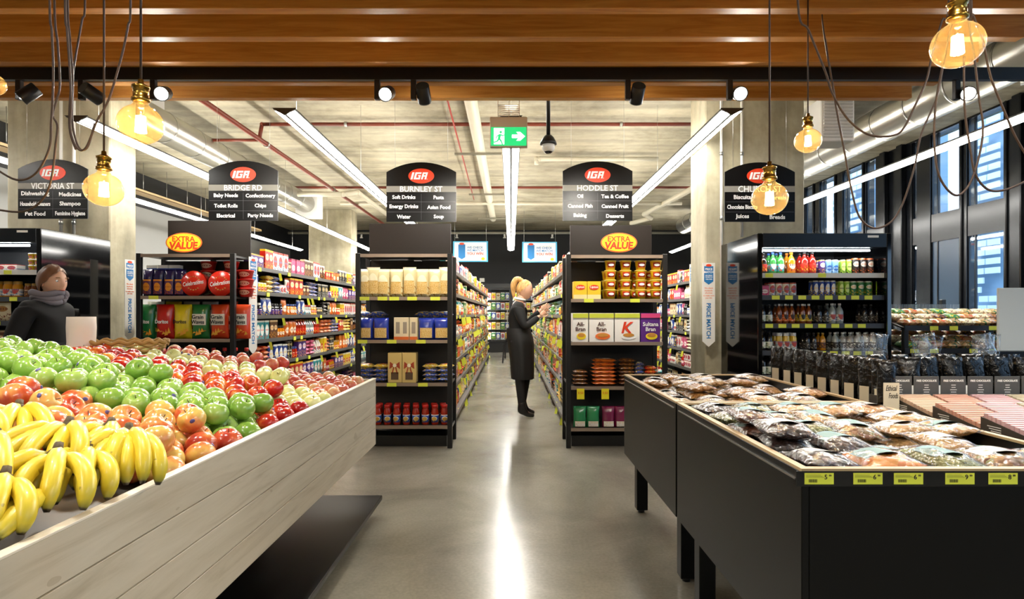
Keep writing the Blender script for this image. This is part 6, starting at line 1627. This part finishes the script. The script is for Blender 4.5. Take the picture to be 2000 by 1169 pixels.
b.build('hair', M_HAIR, o)
MB().tube([HM @ Vector((.03 * math.cos(a), .085 + .004 * math.sin(a), .118 + .03 * math.sin(a))) for a in [2 * PI * j / 12 for j in range(13)]], .008, 5).build('hair_tie', M_HAIR, o)

# customer walking at the left behind the fruit
px_, py_ = fx(88, 4.35), 4.35
o = thing('person', 'shopper in black coat and grey scarf walking behind the fruit at the left', 'person', (px_, py_, 0))
SC = .955
J = {'pelvis': ((0, 0, .92), (.14, .11)), 'waist': ((0, 0, 1.05), (.125, .1)), 'chest': ((.01, 0, 1.2), (.15, .11)), 'upch': ((.015, 0, 1.30), (.15, .09)), 'neckb': ((.02, 0, 1.37), .058), 'neck': ((.03, 0, 1.41), .05), 'sk': ((.04, 0, 1.45), .045),
     'hn': ((0, -.09, .85), .09), 'kn': ((.14, -.09, .47), .058), 'an': ((.20, -.09, .09), .038), 'tn': ((.31, -.10, .03), .028), 'hf': ((0, .09, .85), .09), 'kf': ((-.05, .09, .47), .058), 'af': ((-.22, .09, .14), .038), 'tf': ((-.13, .10, .03), .028),
     'sn': ((0, -.17, 1.30), .058), 'en': ((-.08, -.21, 1.04), .044), 'wn': ((.05, -.2, .84), .027), 'sf': ((0, .17, 1.30), .058), 'ef': ((.06, .2, 1.05), .044), 'wf': ((.22, .18, .92), .027)}
E = [('pelvis', 'waist'), ('waist', 'chest'), ('chest', 'upch'), ('upch', 'neckb'), ('neckb', 'neck'), ('neck', 'sk'), ('pelvis', 'hn'), ('hn', 'kn'), ('kn', 'an'), ('an', 'tn'), ('pelvis', 'hf'), ('hf', 'kf'), ('kf', 'af'), ('af', 'tf'),
     ('upch', 'sn'), ('sn', 'en'), ('en', 'wn'), ('upch', 'sf'), ('sf', 'ef'), ('ef', 'wf')]
body = skin('body', slim(J), E, M_SKIN, o)
HM = Matrix.Translation((.06, 0, 1.50)) @ Matrix.Rotation(PI / 2 - .25, 4, 'Z')
b = MB(); head_geo(b, 1, HM); merge(body, b)
merge(body, hand(None, (.05, -.2, .84), (.3, 0, -1), (0, -1, 0), .95, M_SKIN, o, .35, 1)); merge(body, hand(None, (.22, .18, .92), (.6, 0, -.8), (0, 1, 0), .95, M_SKIN, o, .35, -1))
face_parts(o, HM)
co = grow(['pelvis', 'waist', 'chest', 'upch', 'neckb', 'sn', 'en', 'sf', 'ef'], .02, {'w2': ((.035, -.2, .87), .042), 'w3': ((.2, .18, .94), .042)})
skin('coat', co, [('pelvis', 'waist'), ('waist', 'chest'), ('chest', 'upch'), ('upch', 'neckb'), ('upch', 'sn'), ('sn', 'en'), ('en', 'w2'), ('upch', 'sf'), ('sf', 'ef'), ('ef', 'w3')], M_KNIT, o)
b = MB()
rows2 = [(1.06, .16, .165), (.95, .172, .185), (.82, .185, .195), (.70, .20, .2), (.62, .205, .205)]
for (z, rx, ry) in rows2:
    for j in range(28):
        a = 2 * PI * j / 28; f = 1 + .02 * math.sin(a * 6); b.v.append(Vector((rx * math.cos(a) * f, ry * math.sin(a) * f, z))); b.uv.append((0, 0))
for i in range(len(rows2) - 1):
    for j in range(28): b.f.append([i * 28 + j, (i + 1) * 28 + j, (i + 1) * 28 + (j + 1) % 28, i * 28 + (j + 1) % 28]); b.m.append(0); b.sm.append(True)
b.build('coat_skirt', M_KNIT, o)
tr = grow(['hn', 'kn', 'hf', 'kf', 'pelvis'], .012, {'a2': ((.19, -.09, .10), .05), 'a3': ((-.2, .09, .16), .05)})
skin('trousers', tr, [('pelvis', 'hn'), ('hn', 'kn'), ('kn', 'a2'), ('pelvis', 'hf'), ('hf', 'kf'), ('kf', 'a3')], M_LEG, o, root='pelvis')
for (a, y, z) in ((.20, -.09, 0), (-.20, .09, .02)): skin('shoe', {'b': ((a, y, .09 + z), .048), 'c': ((a - .03, y, .045 + z), .04), 'd': ((a + .06, y, .042 + z * .4), .038), 'e': ((a + .14, y, .03), (.034, .024))}, [('b', 'c'), ('b', 'd'), ('d', 'e')], mat('black_boot', '#0a0a0a', .4), o)
b = MB()
for k in range(3): b.tube([(.03 + (.085 + .008 * k) * math.cos(a), (.08 + .008 * k) * math.sin(a), 1.36 + .028 * k + .01 * math.sin(a * 3 + k)) for a in [2 * PI * j / 24 for j in range(25)]], .024, 8)
b.build('grey_scarf', mat('grey_scarf', '#77727a', .9), o)
b = MB(); o_ = 0
for i in range(k2 + 1):
    t = PI * .80 * i / k2
    for j in range(n2):
        a = 2 * PI * j / n2; tt = (i / k2) * PI * (.29 + .55 * ((1 - math.cos(a)) / 2) ** .9) * (1 + .04 * math.sin(a * 9))
        p = Vector((math.sin(tt) * math.sin(a) * .088, -math.sin(tt) * math.cos(a) * .108 + .006, math.cos(tt) * .128 + .004)) * (1 + .03 * math.sin(a * 8 + t * 5) + .02 * math.sin(a * 21 - t * 3)); b.v.append(HM @ p); b.uv.append((0, 0))
for i in range(k2):
    for j in range(n2): b.f.append([i * n2 + j, (i + 1) * n2 + j, (i + 1) * n2 + (j + 1) % n2, i * n2 + (j + 1) % n2]); b.m.append(0); b.sm.append(True)
b.build('hair', mat('brown_hair', '#6b452a', .5), o)
KCAP = {}
# ---------------- long-aisle stock: the largest 290 of each kind as objects, the rest as one mass ----------------
bykind = {}
for it in POOL: bykind.setdefault(it[0], []).append(it)
for kd, items in bykind.items():
    items.sort(key=lambda t: t[4])
    nm, cat = KN[kd]
    for (k_, me, loc, rz, dist, label) in items[:KCAP.get(kd, 270)]:
        put(me, nm, cat, label, loc, rz, label)
    rest = items[KCAP.get(kd, 270):]
    if rest:
        b = MB(); mats = []; 
        for (k_, me, loc, rz, dist, label) in rest:
            M_ = Matrix.Translation(loc) @ Matrix.Rotation(rz, 4, 'Z')
            mi = []
            for m_ in me.materials:
                if m_ not in mats: mats.append(m_)
                mi.append(mats.index(m_))
            uvd = me.uv_layers[0].data; vu = {}
            for p in me.polygons:
                for li in p.loop_indices: vu[me.loops[li].vertex_index] = tuple(uvd[li].uv)
            o_ = len(b.v)
            for v_ in me.vertices: b.v.append(M_ @ v_.co); b.uv.append(vu.get(v_.index, (.5, .5)))
            for p in me.polygons: b.f.append([o_ + q for q in p.vertices]); b.m.append(mi[p.material_index]); b.sm.append(p.use_smooth)
        o = b.build('distant_' + nm + '_stock', mats)
        tag(o, 'mass of %ss crowding the far shelves of the aisles' % nm.replace('_', ' '), 'stock', None, 'stuff')
